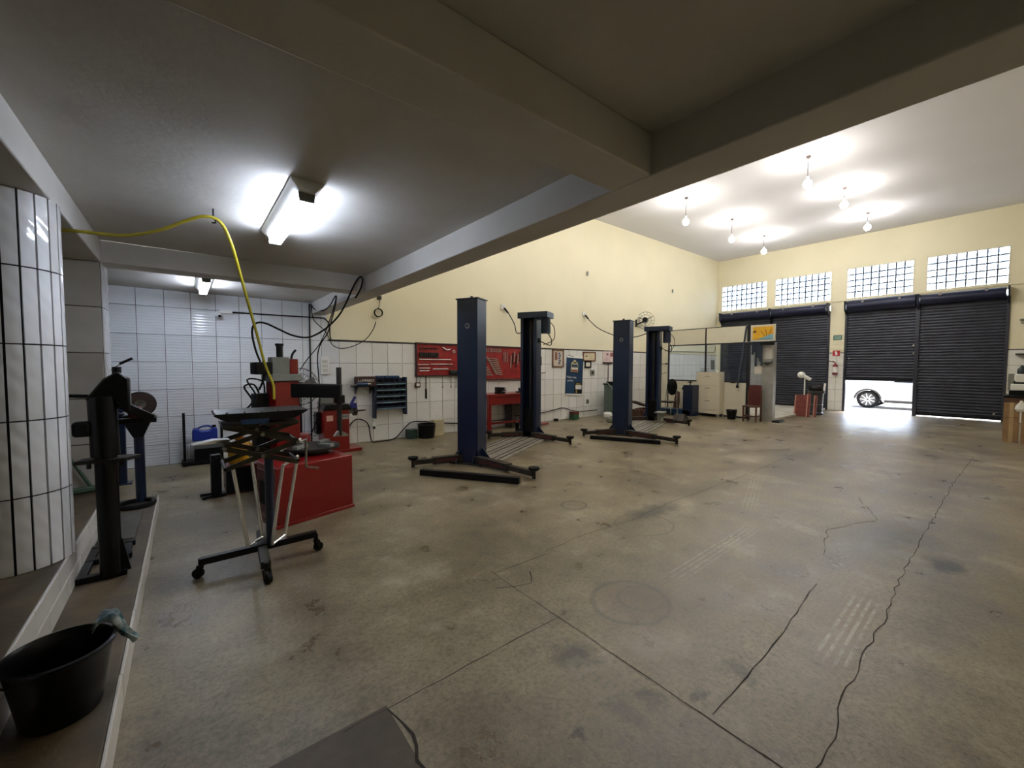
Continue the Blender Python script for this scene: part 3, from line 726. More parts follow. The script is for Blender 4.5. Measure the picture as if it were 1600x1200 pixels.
MB().mm((.36, .86, 1.49), (.56, .98, 1.70)).build('clamp_block', GREYM, t, bev=.01)
MB().mm((.56, .86, 1.50), (.66, .98, 1.68)).build('guide_block', RED, t, bev=.01)
MB().tube([(.60, .92, 1.66), (.62, .92, 1.74), (.66, .92, 1.79)], .014, 8).build('lock_lever', BLACK, t)
MB().bar((.50, .92, 1.31), (1.00, .50, 1.29), .14, .165).build('swing_arm', BLACK, t, bev=.012)
MB().cyl((.98, .52, .74), (.98, .52, 1.58), .030, n=6).build('hex_shaft', DARKST, t)
MB().mm((.93, .47, 1.14), (1.03, .57, 1.24)).build('arm_collar', BLACK, t, bev=.01)
MB().prism([(.90, .74), (1.09, .72), (1.08, .75), (.99, .80), (.95, .80)], .50, .54, 'y').build('mount_head', STEEL, t)
MB().mm((.22, .96, .60), (.40, 1.10, 1.28)).build('control_box', BLACKP, t, bev=.01)
MB().lathe([(.001, .0), (.10, .02), (.115, .06), (.115, .28), (.10, .32), (.001, .34)], (.80, 1.12, .40), 20).build('air_tank', RED, t)
MB().mm((.66, 1.0, .0), (.94, 1.24, .40)).build('tank_bracket', RED, t, bev=.01)
MB().tube([(.30, 1.05, 1.25), (.22, 1.0, 1.38), (.10, .95, 1.36), (.16, .9, 1.2), (.05, .86, 1.1)], .010, 7).build('air_line', RUBBER, t)
MB().tube([(.34, 1.02, 1.28), (.30, .98, 1.42), (.12, .92, 1.44), (.20, .9, 1.25), (.10, .8, 1.08)], .009, 7).build('air_line', RUBBER, t)
# low red cabinet behind with jugs
t = thing('low_steel_cabinet', 'low dark red and black steel cabinet behind the scissor trolley', 'cabinet', (.62, 6.32, 0))
MB().mm((-.26, -.24, 0), (.34, .24, .35)).build('body', mat('dark_red_enamel', '#5e0c0e', .4), t, bev=.008)
MB().mm((-.26, -.245, .02), (.02, -.24, .33)).build('black_door', BLACKP, t)
t = thing('yellow_jug', 'yellow plastic oil jug standing on the low cabinet behind the trolley', 'jug', (.52, 6.28, .35), .2)
MB().lathe([(.001, 0), (.11, 0), (.125, .02), (.125, .20), (.10, .25), (.045, .28), (.045, .31), (.001, .31)], n=20).build('body', YELLOW, t)
MB().cyl((0, 0, .30), (0, 0, .34), .05, n=16).build('cap', mat('orange_cap', '#b4660f', .4), t)
MB().tube([(.10, 0, .25), (.15, 0, .20), (.145, 0, .1), (.12, 0, .06)], .014, 8).build('handle', YELLOW, t)
t = thing('white_jug', 'white plastic jug standing beside the yellow jug on the low cabinet', 'jug', (.78, 6.30, .35))
MB().lathe([(.001, 0), (.075, 0), (.085, .02), (.085, .18), (.05, .23), (.03, .25), (.03, .28), (.001, .28)], n=18).build('body', WHITE, t)
MB().cyl((0, 0, .27), (0, 0, .30), .034, n=14).build('cap', BLACKP, t)
t = thing('bead_breaker', 'black steel bracket with two prongs on the floor left of the low cabinet', 'bracket', (.25, 6.1, 0), .1)
MB().mm((-.04, -.05, .03), (.06, .05, .52)).build('upright', BLACK, t, bev=.008)
for s in (-1, 1): MB().bar((.02, s*.05, .03), (-.14, s*.08, .025), .03, .03).build('prong', BLACK, t)
MB().mm((-.02, -.06, 0), (.10, .06, .04)).build('base', BLACK, t)
MB().cyl((.01, -.06, .44), (.01, .06, .44), .05, n=14).build('pivot', BLACKM, t)

# ================================================================= WHEEL BALANCER + FAN
t = thing('wheel_balancer', 'red wheel balancer with black top tray against the tiled wall', 'balancer', (2.14, 8.0, 0))
MB().mm((-.22, -.22, .04), (.22, .22, .80)).build('body', RED, t, bev=.015)
MB().mm((-.24, -.24, 0), (.44, .22, .06)).build('base', RED, t, bev=.006)
MB().prism([(-.24, .80), (.26, .80), (.20, .90), (-.20, .90)], -.25, .24, 'y').build('top_tray', BLACKP, t, bev=.008)
MB().prism([(-.24, .88), (.06, .88), (.06, 1.04), (-.20, 1.0)], .10, .22, 'y').build('display_panel', GREYM, t, bev=.008)
MB().tube([(.06, .15, .88), (.10, .15, 1.12), (.15, .15, 1.10), (.19, .15, .90)], .012, 8).build('tool_holder', BLACK, t)
MB().cyl((.22, -.05, .74), (.34, -.05, .74), .055, .045, 18).build('bearing_housing', GREYM, t)
MB().cyl((.34, -.05, .74), (.40, -.05, .74), .09, n=24).build('flange', DARKST, t)
MB().cyl((.40, -.05, .74), (.58, -.05, .745), .018, .012, 14).build('threaded_shaft', DARKST, t)
MB().bar((.24, -.12, .80), (.36, -.12, 1.02), .03, .05).build('gauge_arm', mat('violet_blue_paint', '#2b2a78', .4), t, bev=.006)
MB().mm((.28, -.15, .80), (.38, -.09, .90)).build('gauge_head', MATS['violet_blue_paint'], t, bev=.01)
MB().mm((-.18, -.224, .60), (-.07, -.22, .70)).build('warning_sticker', mat('pink_label', '#e7b7a4', .6), t)
MB().mm((.03, -.224, .62), (.20, -.22, .71)).build('name_plate', mat('silver_label', '#a7a4a4', .5), t)
text('lettering', 'BLRIM', .055, BLACK, t, (.115, -.226, .665), FACE_NY)
MB().mm((-.30, .0, .35), (-.22, .2, .75)).build('weight_rack', BLACKP, t, bev=.006)
for k in range(4): MB().cyl((-.24, -.02, .34+k*.12), (-.36, -.02, .34+k*.12), .007, n=8).build('peg', BLACK, t)
t = thing('pedestal_fan', 'large grey wire pedestal fan between tyre changer and balancer', 'fan', (1.63, 8.22, 0), -.55)
MB().lathe([(.001, 0), (.22, 0), (.22, .02), (.05, .05), (.001, .05)], n=24).build('base', BLACK, t)
MB().cyl((0, 0, .04), (0, 0, 1.16), .022, n=12).build('pole', BLACK, t)
MB().cyl((0, .02, 1.22), (0, .20, 1.22), .085, .07, 18).build('motor', BLACKP, t)
FANW = mat('fan_wire', '#6d6d6a', .4, .6)
gr = MB()
for R in (.335, .25, .17, .09): gr.torus((0, -.07+(.335-R)*-.12, 1.22), R, .005, 'y', 28, 5)
for k in range(28):
    a = 2*PI*k/28; c, s = math.cos(a), math.sin(a)
    gr.tube([(.05*c, -.105, 1.22+.05*s), (.22*c, -.09, 1.22+.22*s), (.335*c, -.07, 1.22+.335*s), (.335*c, .0, 1.22+.335*s), (.10*c, .06, 1.22+.10*s)], .0028, 4, smooth=False)
gr.torus((0, .0, 1.22), .335, .006, 'y', 28, 5)
gr.build('wire_guard', FANW, t)
for k in range(3):
    a = 2*PI*k/3+.3; q = MB(); c, s = math.cos(a), math.sin(a)
    q.add([(.05*c-.04*s, -.05, 1.22+.05*s+.04*c), (.05*c+.04*s, -.02, 1.22+.05*s-.04*c), (.30*c+.10*s, -.01, 1.22+.30*s-.10*c), (.30*c-.10*s, -.06, 1.22+.30*s+.10*c),
           (.05*c-.04*s, -.045, 1.22+.05*s+.04*c), (.05*c+.04*s, -.015, 1.22+.05*s-.04*c), (.30*c+.10*s, -.005, 1.22+.30*s-.10*c), (.30*c-.10*s, -.055, 1.22+.30*s+.10*c)],
          [(0, 1, 2, 3), (7, 6, 5, 4), (0, 4, 5, 1), (1, 5, 6, 2), (2, 6, 7, 3), (3, 7, 4, 0)])
    q.build('blade', mat('fan_blade', '#8d8d8a', .4), t)
MB().cyl((0, -.09, 1.22), (0, .02, 1.22), .05, n=16).build('hub', BLACKP, t)

# ================================================================= RACK WITH BLUE CAN
t = thing('wheeled_rack', 'low black metal rack with two uprights against the tiled wall', 'rack', (.20, 8.36, 0))
for x in (-.24, .25): MB().mm((x-.018, -.02, .04), (x+.018, .02, .84)).build('upright', BLACK, t, bev=.003)
MB().mm((-.22, -.15, .36), (.24, .13, .385)).build('shelf', GREYM, t)
MB().mm((-.12, -.152, .26), (.23, .10, .36)).build('drawer', mat('grey_drawer', '#57585a', .5), t, bev=.005)
MB().mm((-.12, -.14, .05), (.23, .12, .255)).build('crate', BLACKP, t, bev=.008)
MB().mm((-.28, -.17, .04), (.27, .15, .065)).build('base_frame', BLACK, t)
for x in (-.20, -.165, -.13): MB().cyl((x, -.15, .08), (x, -.15, .36), .004, n=6).build('wire', STEEL, t)
for x in (-.25, .24):
    for y in (-.15, .13): MB().cyl((x-.012, y, .026), (x+.012, y, .026), .026, n=12).build('wheel', RUBBER, t)
t = thing('blue_canister', 'blue plastic jerry can lying on the wheeled rack', 'canister', (.23, 8.34, .385), .0)
MB().prism([(-.17, 0), (.15, 0), (.16, .03), (.16, .19), (.10, .20), (.06, .155), (-.06, .155), (-.10, .20), (-.16, .19), (-.17, .12)], -.10, .10, 'y').build('body', BLUEJ, t, bev=.015)
MB().tube([(-.10, 0, .185), (-.04, 0, .22), (.04, 0, .225), (.10, 0, .195)], .014, 8).build('handle', BLUEJ, t)
MB().cyl((.12, 0, .19), (.12, 0, .235), .028, n=14).build('cap', BLACKP, t)

# ================================================================= LEFT STEP: stands, grinder, ring, bucket
t = thing('tyre_spreader_stand', 'black greasy steel stand with flanged post on the step beside the tiled column', 'stand', (-.43, 3.86, STEP_Z))
MB().cyl((.0, .0, .03), (-.005, 0, .84), .058, n=20).build('lower_post', BLACKM, t)
MB().cyl((-.005, 0, .84), (-.012, 0, 1.24), .074, n=20).build('upper_post', BLACKM, t)
MB().prism([(-.15, -.05), (.10, -.07), (.17, .02), (.10, .07), (-.12, .06)], .80, .825, 'z').build('flange', DARKST, t, bev=.004)
for x in (-.08, 0, .08): MB().cyl((x, -.05, .77), (x, -.05, .80), .012, n=8).build('bolt', BLACKM, t)
MB().mm((-.155, -.05, .98), (-.06, .04, 1.08)).build('side_lug', BLACK, t, bev=.02)
MB().prism([(-.09, 1.22), (.05, 1.22), (.13, 1.13), (.13, 1.36), (.07, 1.41), (.0, 1.36)], -.05, .05, 'y').build('head', BLACKM, t, bev=.012)
MB().cyl((.065, 0, 1.39), (.065, 0, 1.44), .024, n=12).build('head_cap', BLACK, t)
MB().bar((-.06, -.02, 1.245), (-.20, -.02, 1.255), .03, .022).build('left_claw', BLACK, t, bev=.004)
MB().bar((.07, 0, 1.19), (.24, .02, 1.07), .05, .055).build('drop_arm', BLACKM, t, bev=.006)
MB().bar((.05, .05, 1.06), (.26, .05, 1.06), .05, .035).build('cross_arm', BLACKM, t, bev=.004)
MB().mm((.11, .02, 1.08), (.18, .08, 1.16)).build('red_knob', mat('dull_dark_red', '#4c1518', .5), t, bev=.01)
for x in (-.15, .04): MB().mm((x-.025, -.02, 0), (x+.025, .62, .035)).build('foot_rail', BLACK, t, bev=.004)
for y in (.0, .32, .60): MB().mm((-.17, y-.025, .0), (.08, y+.025, .04)).build('foot_bar', BLACK, t, bev=.004)
MB().prism([(.02, .03), (.10, .03), (.06, .26)], -.012, .012, 'y').build('gusset', BLACKM, t)
t = thing('bench_grinder', 'bench grinder with worn disc on a navy pedestal at the end of the step', 'grinder', (-.40, 5.82, STEP_Z))
MB().cyl((0, 0, .0), (0, 0, .78), .043, n=20).build('pedestal', NAVY, t)
MB().prism([(-.04, .70), (.04, .70), (.12, .90), (-.13, .90)], -.09, .09, 'y').build('funnel_bracket', BLACKM, t, bev=.006)
MB().mm((-.12, -.09, .90), (.13, .09, .93)).build('mount_plate', BLACKM, t, bev=.004)
MB().cyl((-.02, -.10, 1.02), (-.02, .14, 1.02), .085, n=24).build('motor', BLACKM, t)
w = MB().cyl((.03, -.17, 1.05), (.03, -.13, 1.05), .115, n=28).build('grinding_wheel', mat('grinding_disc', '#4a3a34', .8), t)
MB().cyl((.03, -.185, 1.05), (.03, -.17, 1.05), .045, n=20).build('wheel_hub', STEEL, w)
MB().torus((.03, -.15, 1.05), .118, .014, 'y', 28, 6).build('wheel_guard', DARKST, t)
MB().prism([(-.20, 1.04), (-.10, 1.06), (-.09, 1.11), (-.19, 1.13)], -.17, -.10, 'y').build('spark_guard', DARKST, t, bev=.01)
MB().bar((-.16, -.1, .97), (-.38, -.1, .93), .06, .05).build('tool_rest_arm', BLACKM, t)
MB().mm((.10, -.17, .90), (.16, -.10, .925)).build('tool_rest', STEEL, t)
MB().tube([(-.12, -.05, .90), (-.16, -.05, .82), (-.15, -.05, .5), (-.17, -.03, .28), (-.26, .0, .14)], .007, 6).build('power_cord', RUBBER, t)
t = thing('iron_ring', 'flat black iron ring lying on the step around the grinder foot', 'ring', (-.43, 5.68, STEP_Z))
MB().lathe([(.125, 0), (.155, 0), (.162, .02), (.155, .04), (.125, .04), (.12, .02), (.125, 0)], n=32).build('rim', RUBBER, t)
t = thing('slim_stand', 'slim dark blue steel stand behind the black stand, by the pier', 'stand', (-.70, 7.55, 0))
MB().mm((-.05, -.05, 0), (.05, .05, 1.12)).build('post', NAVY, t, bev=.006)
MB().mm((-.10, -.10, 0), (.10, .10, .015)).build('foot_plate', NAVY, t)
MB().mm((-.09, -.07, 1.08), (.08, .07, 1.14)).build('head', BLACKM, t, bev=.01)
MB().tube([(-.04, -.06, .98), (.02, -.09, .96), (.07, -.06, .98)], .012, 8).build('hook', STEEL, t)
t = thing('tilted_pry_bar', 'black handled chrome lever stuck at the pier corner', 'lever', (-.60, 5.86, 1.56))
MB().cyl((.0, 0, .0), (.09, 0, .07), .010, n=10).build('shank', CHROME, t); MB().cyl((.07, 0, .055), (.17, 0, .115), .014, n=10).build('grip', BLACKP, t)
t = thing('green_pole', 'thin green tube leaning against the dark tiled pier', 'pole', (-1.02, 5.50, STEP2_Z))
MB().cyl((.30, .03, 0.012), (-.12, .03, .95), .014, n=10).build('tube', GREENT, t)
t = thing('green_mop', 'dull green flat floor squeegee lying at the foot of the pier', 'squeegee', (-.92, 5.44, STEP2_Z))
MB().bar((-.22, -.02, .03), (.26, .06, .03), .06, .05).build('blade', GREENT, t, bev=.01); MB().cyl((-.12, .0, .05), (-.20, .11, .40), .011, n=8).build('handle', BLACKM, t)
t = thing('plastic_bucket', 'large black plastic bucket on the step in the near left corner', 'bucket', (-.437, 2.46, STEP_Z))
MB().lathe([(.001, .004), (.118, .0), (.122, .012), (.140, .13), (.158, .245), (.170, .262), (.172, .275), (.160, .278), (.152, .262), (.134, .13), (.114, .02), (.001, .016)], n=40).build('body', mat('black_bucket_plastic', '#050609', .28, var=.2, spec=.3), t)
MB().tube([(.168*math.cos(a), .168*math.sin(a), .262-.035*math.sin(a-2.0)**2) for a in [2.0+PI*k/12 for k in range(13)]], .004, 6).build('bail_handle', BLACKM, t)
t = thing('cleaning_rag', 'crumpled teal and white rag hanging over the rim of the black bucket', 'rag', (-.285, 2.555, .43))
q = MB(); nu, nv = 9, 8
for i in range(nu):
    for j in range(nv):
        u = i/(nu-1); v = j/(nv-1)*2-1
        x = -.06+.13*u; z = .004+.03*math.sin(min(u*1.5, 1)*PI)-.12*max(0, u-.55)*2.2
        q.v.append((x+.012*math.sin(9*v+4*u), v*.05*(1.1-.4*u)+.02*math.sin(7*u), z+.012*math.sin(8*v+3*u)))
for i in range(nu-1):
    for j in range(nv-1): k = i*nv+j; q.f.append((k, k+1, k+nv+1, k+nv))
o = q.build('cloth', mat('teal_white_rag', '#cfd8d6', .9, col2='#2f5f68', scale=16), t); sm = o.modifiers.new('thick', 'SOLIDIFY'); sm.thickness = .006

# ================================================================= HOSES AND CABLES
t = thing('yellow_hose', 'yellow air hose looping from the column over the ceiling hook to the tyre changer', 'hose')
def ypt(px, py, y):   # point where the sight line through a photo pixel meets the plane at distance y
    f = Vector((math.cos(YAW)*math.cos(PITCH), math.sin(YAW)*math.cos(PITCH), -math.sin(PITCH)))
    r = Vector((math.sin(YAW), -math.cos(YAW), 0)); u = r.cross(f)
    d = f + r*(px-800)/FPX + u*(600-py)/FPX; return Vector((0, 0, CAM_H))+d*(y/d.y)
HP = [(-.95, 4.50, 2.555), (-.74, 4.42, 2.575), (-.60, 4.34, 2.575), (-.34, 4.26, 2.575), (-.13, 4.1, 2.615), (.03, 3.99, 2.69), (.15, 3.93, 2.735), (.245, 3.95, 2.715),
      (.32, 4.06, 2.585), (.41, 4.3, 2.335), (.555, 4.7, 1.92), (.65, 4.9, 1.60), (.73, 5.0, 1.40), (.74, 5.03, 1.24)]
MB().tube(HP, .0125, 8).build('hose', HOSE, t)
MB().tube([(.20, 3.94, ZLO), (.20, 3.94, 2.75), (.215, 3.94, 2.705), (.19, 3.94, 2.70)], .006, 6).build('ceiling_hook', BLACKM, t)
def cable(label, pts, r, m=RUBBER, name='cable', cat='cable', group='black cables by the tiled wall'):
    o = MB().tube(pts, r, 7).build(name, m); return tag(o, label, cat, group)
P = lambda *a: ypt(*a)
cable('thick black cable looped over the beam corner and draped down to the tyre changer',
      [P(555, 466, 5.45), P(563, 452, 5.48), P(566, 437, 5.5), P(561, 434, 5.5), P(551, 450, 5.5), P(540, 475, 5.52), P(528, 495, 5.55), P(510, 513, 5.55), P(490, 525, 5.55), P(475, 528, 5.5),
       P(455, 524, 5.5), P(435, 515, 5.5), P(415, 506, 5.5), P(402, 505, 5.5), P(395, 511, 5.5), P(394, 525, 5.5), P(400, 550, 5.48), P(410, 575, 5.45), P(412, 592, 5.42), P(405, 610, 5.4)], .011)
cable('black cable hanging from the beam hook straight down behind the fan',
      [P(485, 476, 8.5), P(492, 484, 8.3), P(505, 486, 7.8), P(515, 478, 7.2), P(522, 466, 6.6), P(525, 464, 6.4), P(523, 480, 6.6), P(518, 500, 7.0), P(512, 520, 7.4), P(500, 540, 7.7), P(496, 560, 7.75), P(498, 590, 7.8),
       P(500, 620, 7.85), P(497, 650, 7.9), P(488, 675, 8.0), P(480, 690, 8.1)], .010)
cable('thin black cable sagging from the wall corner up to the coil on the cream wall',
      [P(486, 478, 8.53), P(490, 500, 8.53), P(505, 515, 8.53), P(512, 525, 8.53), P(520, 540, 8.53), P(535, 545, 8.53), P(555, 540, 8.53), P(572, 530, 8.54), P(583, 515, 8.55), P(587, 503, 8.56)], .008)
cable('thin black cable slanting from the beam hook to the fan', [P(525, 465, 6.45), P(520, 485, 6.8), P(510, 515, 7.3), P(498, 540, 7.7), P(480, 562, 8.0), P(468, 580, 8.1)], .008)
t = thing('cable_coil', 'small coil of black cable hanging from a hook on the cream wall', 'cable', (3.22, YL-.03, 2.72))
for k in range(3): MB().torus((.003*k, -.012*k, .002*k), .085, .008, 'y', 24, 6).build('loop', RUBBER, t)
MB().tube([(0, -.01, .08), (.03, -.02, .2), (.04, -.01, .30)], .006, 6).build('tail', RUBBER, t)
MB().mm((-.01, -.03, .28), (.07, .03, .36)).build('socket', DARKST, t, bev=.008)
t = thing('conduit', 'black conduit run along the tiled wall from the camera box to the beam', 'conduit', (0, YL-.03, 0))
MB().cyl((.56, 0, 2.515), (2.15, 0, 2.53), .012, n=8).build('horizontal_pipe', BLACK, t)
MB().cyl((1.885, 0, .02), (1.885, 0, 2.78), .013, n=8).build('vertical_pipe', BLACK, t)
MB().tube([(2.15, 0, 2.53), (2.24, 0, 2.42), (2.25, 0, 2.2), (2.27, 0, 2.12)], .012, 8).build('bend', BLACK, t)
t = thing('security_camera', 'small white dome camera on the tiled wall below the second batten', 'camera', (.50, YL-.02, 2.49))
MB().mm((-.02, -.06, .0), (.16, .0, .05)).build('junction_box', WHITE, t, bev=.006)
MB().cyl((-.04, 0, -.03), (-.04, -.05, -.03), .05, n=18).build('base', WHITE, t); o = MB().sph((-.03, -.075, -.045), .045).build('ball', WHITE, t)
MB().cyl((-.025, -.11, -.055), (-.022, -.125, -.058), .022, n=14).build('lens', BLACK, t)
def plate(name, label, cat, x, z, w, h, m=WHITE, extra=True, d=.02):
    t = thing(name, label, cat, (x, YL-.018, z))
    MB().mm((-w/2, -d, -h/2), (w/2, 0, h/2)).build('plate', m, t, bev=.004)
    if extra:
        MB().mm((-w*.18, -d-.006, -h*.2), (w*.18, -d, h*.2)).build('rocker', mat('off_white_rocker', '#cfcdc6', .4) if m is WHITE else BLACKP, t)
    return t
t = thing('breaker_panel', 'white electrical breaker panel on the tiles above the balancer', 'electrical panel', (2.14, YL-.018, 1.60))
MB().mm((-.08, -.04, -.17), (.08, 0, .17)).build('box', WHITE, t, bev=.006)
for k in range(3): MB().mm((-.05, -.046, -.12+k*.085), (.05, -.04, -.06+k*.085)).build('breaker', mat('off_white_rocker', '#cfcdc6', .4), t)
plate('wall_switch', 'small grey box high on the cream wall left of centre', 'switch', 9.86, 4.48, .07, .13, GREYM, False)
plate('wall_switch', 'small grey box high on the cream wall nearer the corner', 'switch', 14.8, 4.51, .07, .13, GREYM, False)
plate('grey_vent', 'square grey vent plate on the tiles under the certificates', 'vent', 10.13, 1.40, .20, .17, GREYM)
plate('wall_outlet', 'grey wall outlet low on the tiles below the certificates', 'outlet', 9.915, .49, .11, .15, GREYM)
for x, z, lab, px, q in ((6.55, 3.15, 'power outlet with hanging plug on the cream wall, left of the nearer motor post', 0, None), (9.72, 3.22, 'power outlet with hanging plug on the cream wall between the lifts', 0, None)):
    t = plate('wall_outlet', lab, 'outlet', x, z, .13, .13, WHITE); MB().cyl((.03, -.02, -.03), (.10, -.10, -.16), .03, .022, 12).build('plug', BLACKP, t)
def wp(p, q, x, y, z): a = local(p, q, x, y); return Vector((a[0], a[1], z))
LLA = math.hypot(LA2[0]-LA1[0], LA2[1]-LA1[1]); LLB = math.hypot(LB2[0]-LB1[0], LB2[1]-LB1[1])
cable('power cable from the wall outlet to the motor post of the nearer lift', [Vector((6.65, 8.48, 3.0)), Vector((6.75, 8.35, 2.7)), Vector((6.72, 8.2, 2.45)), Vector((6.6, 7.7, 2.5)), wp(LA1, LA2, LLA, .2, 2.62)], .012)
cable('power cable sagging from the wall outlet to the motor post of the farther lift', [Vector((9.82, 8.48, 3.05)), Vector((10.0, 8.2, 2.75)), Vector((10.3, 7.7, 2.50)), Vector((10.55, 7.3, 2.48)), wp(LB1, LB2, LLB, .2, 2.58)], .012)
cable('black hose running along the foot of the tiled wall behind the nearer lift',
      [(2.45, 8.35, .30), (2.7, 8.5, .50), (2.95, 8.52, .40), (3.0, 8.45, .05), (3.1, 8.42, .012), (3.5, 8.45, .03), (3.75, 8.5, .22), (3.95, 8.54, .34), (4.25, 8.55, .325), (4.75, 8.56, .25), (5.3, 8.56, .2), (6.4, 8.56, .18), (7.3, 8.56, .22), (8.35, 8.55, .31), (8.77, 8.55, .36), (9.2, 8.55, .25), (9.6, 8.55, .2), (10.3, 8.5, .2)], .012)

# ================================================================= LONG WALL: bins, shelf, tool boards, bench
t = thing('parts_bin_rack', 'blue wall rack with five rows of small parts bins', 'bin rack', (3.43, YL-.02, .56))
MB().mm((-.33, -.012, .10), (.33, 0, .78)).build('back_panel', NAVY, t)
for x in (-.34, .34): MB().mm((x-.02, -.16, -.02 if x > 0 else -.06), (x+.02, 0, .80)).build('side_post', NAVY, t, bev=.003)
BINM = mat('dark_bin', '#15202f', .5); LIP = mat('pale_blue_lip', '#7f9fb0', .45)
binproto = None
for r in range(5):
    MB().mm((-.32, -.17, .125+r*.13), (.32, -.16, .14+r*.13)).build('shelf_lip', LIP, t)
    for c in range(5):
        b = MB(); w = .118
        b.mm((-w/2, -.15, 0), (w/2, -.01, .006)); b.mm((-w/2, -.155, 0), (w/2, -.15, .045)); b.mm((-w/2, -.15, 0), (-w/2+.004, -.01, .085)); b.mm((w/2-.004, -.15, 0), (w/2, -.01, .085))
        if binproto is None:
            binproto = b.build('bin', BINM, t); o = binproto
        else:
            o = binproto.copy(); COL.objects.link(o)
        o.location = (-.25+c*.125, 0, .135+r*.13)
for x, z in ((-.22, .80), (-.05, .80), (.12, .80)):
    MB().mm((x-.08, -.13, z-.02), (x+.08, -.02, z+.03)).build('top_carton', BLUEP, t, bev=.006)
t = thing('wall_bracket', 'dark steel bracket shelf on the tiles left of the bins', 'shelf', (2.87, YL-.02, 1.17))
MB().mm((-.24, -.22, 0), (.22, 0, .02)).build('board', BLACKM, t)
for x in (-.15, .15): MB().prism([(-.20, 0), (0, 0), (0, -.16)], x-.008, x+.008, 'x').build('brace', BLACKM, t)
t = thing('part_box', 'brown carton with large white lettering on the bracket shelf', 'box', (2.90, YL-.12, 1.19))
MB().mm((-.20, -.06, 0), (.20, .08, .19)).build('carton', mat('dark_brown_carton', '#43241a', .7), t, bev=.004)
MB().mm((-.16, -.062, .07), (.15, -.06, .14)).build('label_band', mat('brown_band', '#2d1712', .7), t)
text('lettering', 'LUMPERO', .075, PAPER, t, (-.005, -.064, .105), FACE_NY)
t = thing('angle_grinder', 'blue hand power tool lying on the bracket shelf before the carton', 'power tool', (2.80, YL-.21, 1.225), .2)
MB().cyl((-.12, 0, 0), (.12, 0, 0), .034, n=14).build('body', BLUEP, t); MB().cyl((.12, 0, 0), (.20, 0, 0), .025, n=12).build('handle', STEEL, t); MB().cyl((-.12, 0, -.01), (-.22, 0, -.01), .014, n=10).build('nose', STEEL, t)
t = thing('wall_socket_box', 'small white socket box on the tiles under the bins', 'outlet', (3.10, YL-.018, .36))
MB().mm((-.04, -.03, -.04), (.04, 0, .05)).build('box', WHITE, t, bev=.005); MB().cyl((0, -.03, -.05), (0, -.05, -.09), .022, n=10).build('plug', BLACKP, t)
def hanger(label, x, z, kind):
    t = thing('hanging_tool', label, 'tool', (x, YL-.03, z), 0, 'tools hanging under the red board')
    if kind == 0:
        MB().cyl((0, 0, .0), (-.01, 0, -.14), .006, n=6).build('wire', BLACK, t); MB().cyl((.1, 0, .0), (.05, 0, -.14), .006, n=6).build('wire', GREYM, t)
        MB().mm((-.06, -.03, -.26), (.07, .0, -.14)).build('gauge_body', mat('dark_red_gauge', '#4a1512', .5), t, bev=.01); MB().mm((-.03, -.034, -.225), (.045, -.03, -.165)).build('gauge_face', WHITE, t)
    elif kind == 1:
        MB().cyl((0, 0, 0), (0, 0, -.30), .010, n=8).build('shaft', BLACK, t); MB().cyl((0, 0, -.30), (0, 0, -.52), .022, n=10).build('grip', BLACKP, t)
    else:
        MB().cyl((0, 0, 0), (0, 0, -.24), .006, n=6).build('rod', GREYM, t); MB().torus((0, 0, -.26), .02, .005, 'y', 12, 5).build('ring', GREYM, t)
hanger('red gauge with white face hanging by two wires under the tool board', 4.10, 1.37, 0)
hanger('long black screwdriver-like tool hanging under the tool board', 4.32, 1.37, 1)
for x, lab in ((4.75, 'left'), (4.98, 'middle'), (5.12, 'right')): hanger('thin rod with ring end hanging under the board, %s of three' % lab, x, 1.36, 2)
TOOLM = mat('tool_chrome', '#d2cfca', .3, .8)
t = thing('tool_board', 'red framed tool board with long bars, left of the nearer lift post', 'tool board', (4.69, YL-.02, 1.38))
MB().mm((-.61, -.02, 0), (.61, 0, .73)).build('panel', REDD, t)
for a, b in (((-.63, -.05, -.02), (-.60, 0, .75)), ((.60, -.05, -.02), (.63, 0, .75)), ((-.63, -.05, .72), (.63, 0, .75)), ((-.63, -.06, -.02), (.63, 0, .01))): MB().mm(a, b).build('frame_rail', mat('dark_board_frame', '#331218', .5), t)
for x0, x1, z in ((-.55, .28, .37), (-.58, -.30, .25), (-.26, .32, .26), (-.56, -.28, .17), (-.2, .2, .15), (-.54, -.30, .11)):
    MB().cyl((x0, -.035, z), (x1, -.035, z), .010, n=8).build('long_bar', TOOLM, t)
for k in range(9): MB().mm((-.54+k*.055, -.06, .42), (-.50+k*.055, -.02, .53)).build('socket_bit', DARKST, t, bev=.006)
for k in range(7): MB().cyl((-.52+k*.07, -.02, .62), (-.52+k*.07, -.06, .62), .018, n=10).build('socket', DARKST, t)
MB().tube([(.05, -.03, .66), (.16, -.04, .60), (.26, -.03, .62)], .016, 8).build('ratchet', TOOLM, t); MB().torus((.36, -.035, .56), .03, .009, 'y', 14, 6).build('ring_spanner', TOOLM, t)
for k in range(6): MB().cyl((.54, -.03, .10+k*.1), (.55, -.03, .17+k*.1), .012, n=8).build('key', STEEL, t)
MB().mm((.22, -.10, .02), (.50, -.02, .12)).build('drill_case', mat('dark_green_plastic', '#12261f', .5), t, bev=.02)
t = thing('tool_board', 'red framed tool board with rows of spanners, right of the nearer lift post', 'tool board', (6.62, YL-.02, 1.26))
MB().mm((-.68, -.02, 0), (.68, 0, .84)).build('panel', REDD, t)
for a, b in (((-.70, -.05, -.02), (-.67, 0, .86)), ((.67, -.05, -.02), (.70, 0, .86)), ((-.70, -.05, .83), (.70, 0, .86)), ((-.70, -.06, -.02), (.70, 0, .01))): MB().mm(a, b).build('frame_rail', MATS['dark_board_frame'], t)
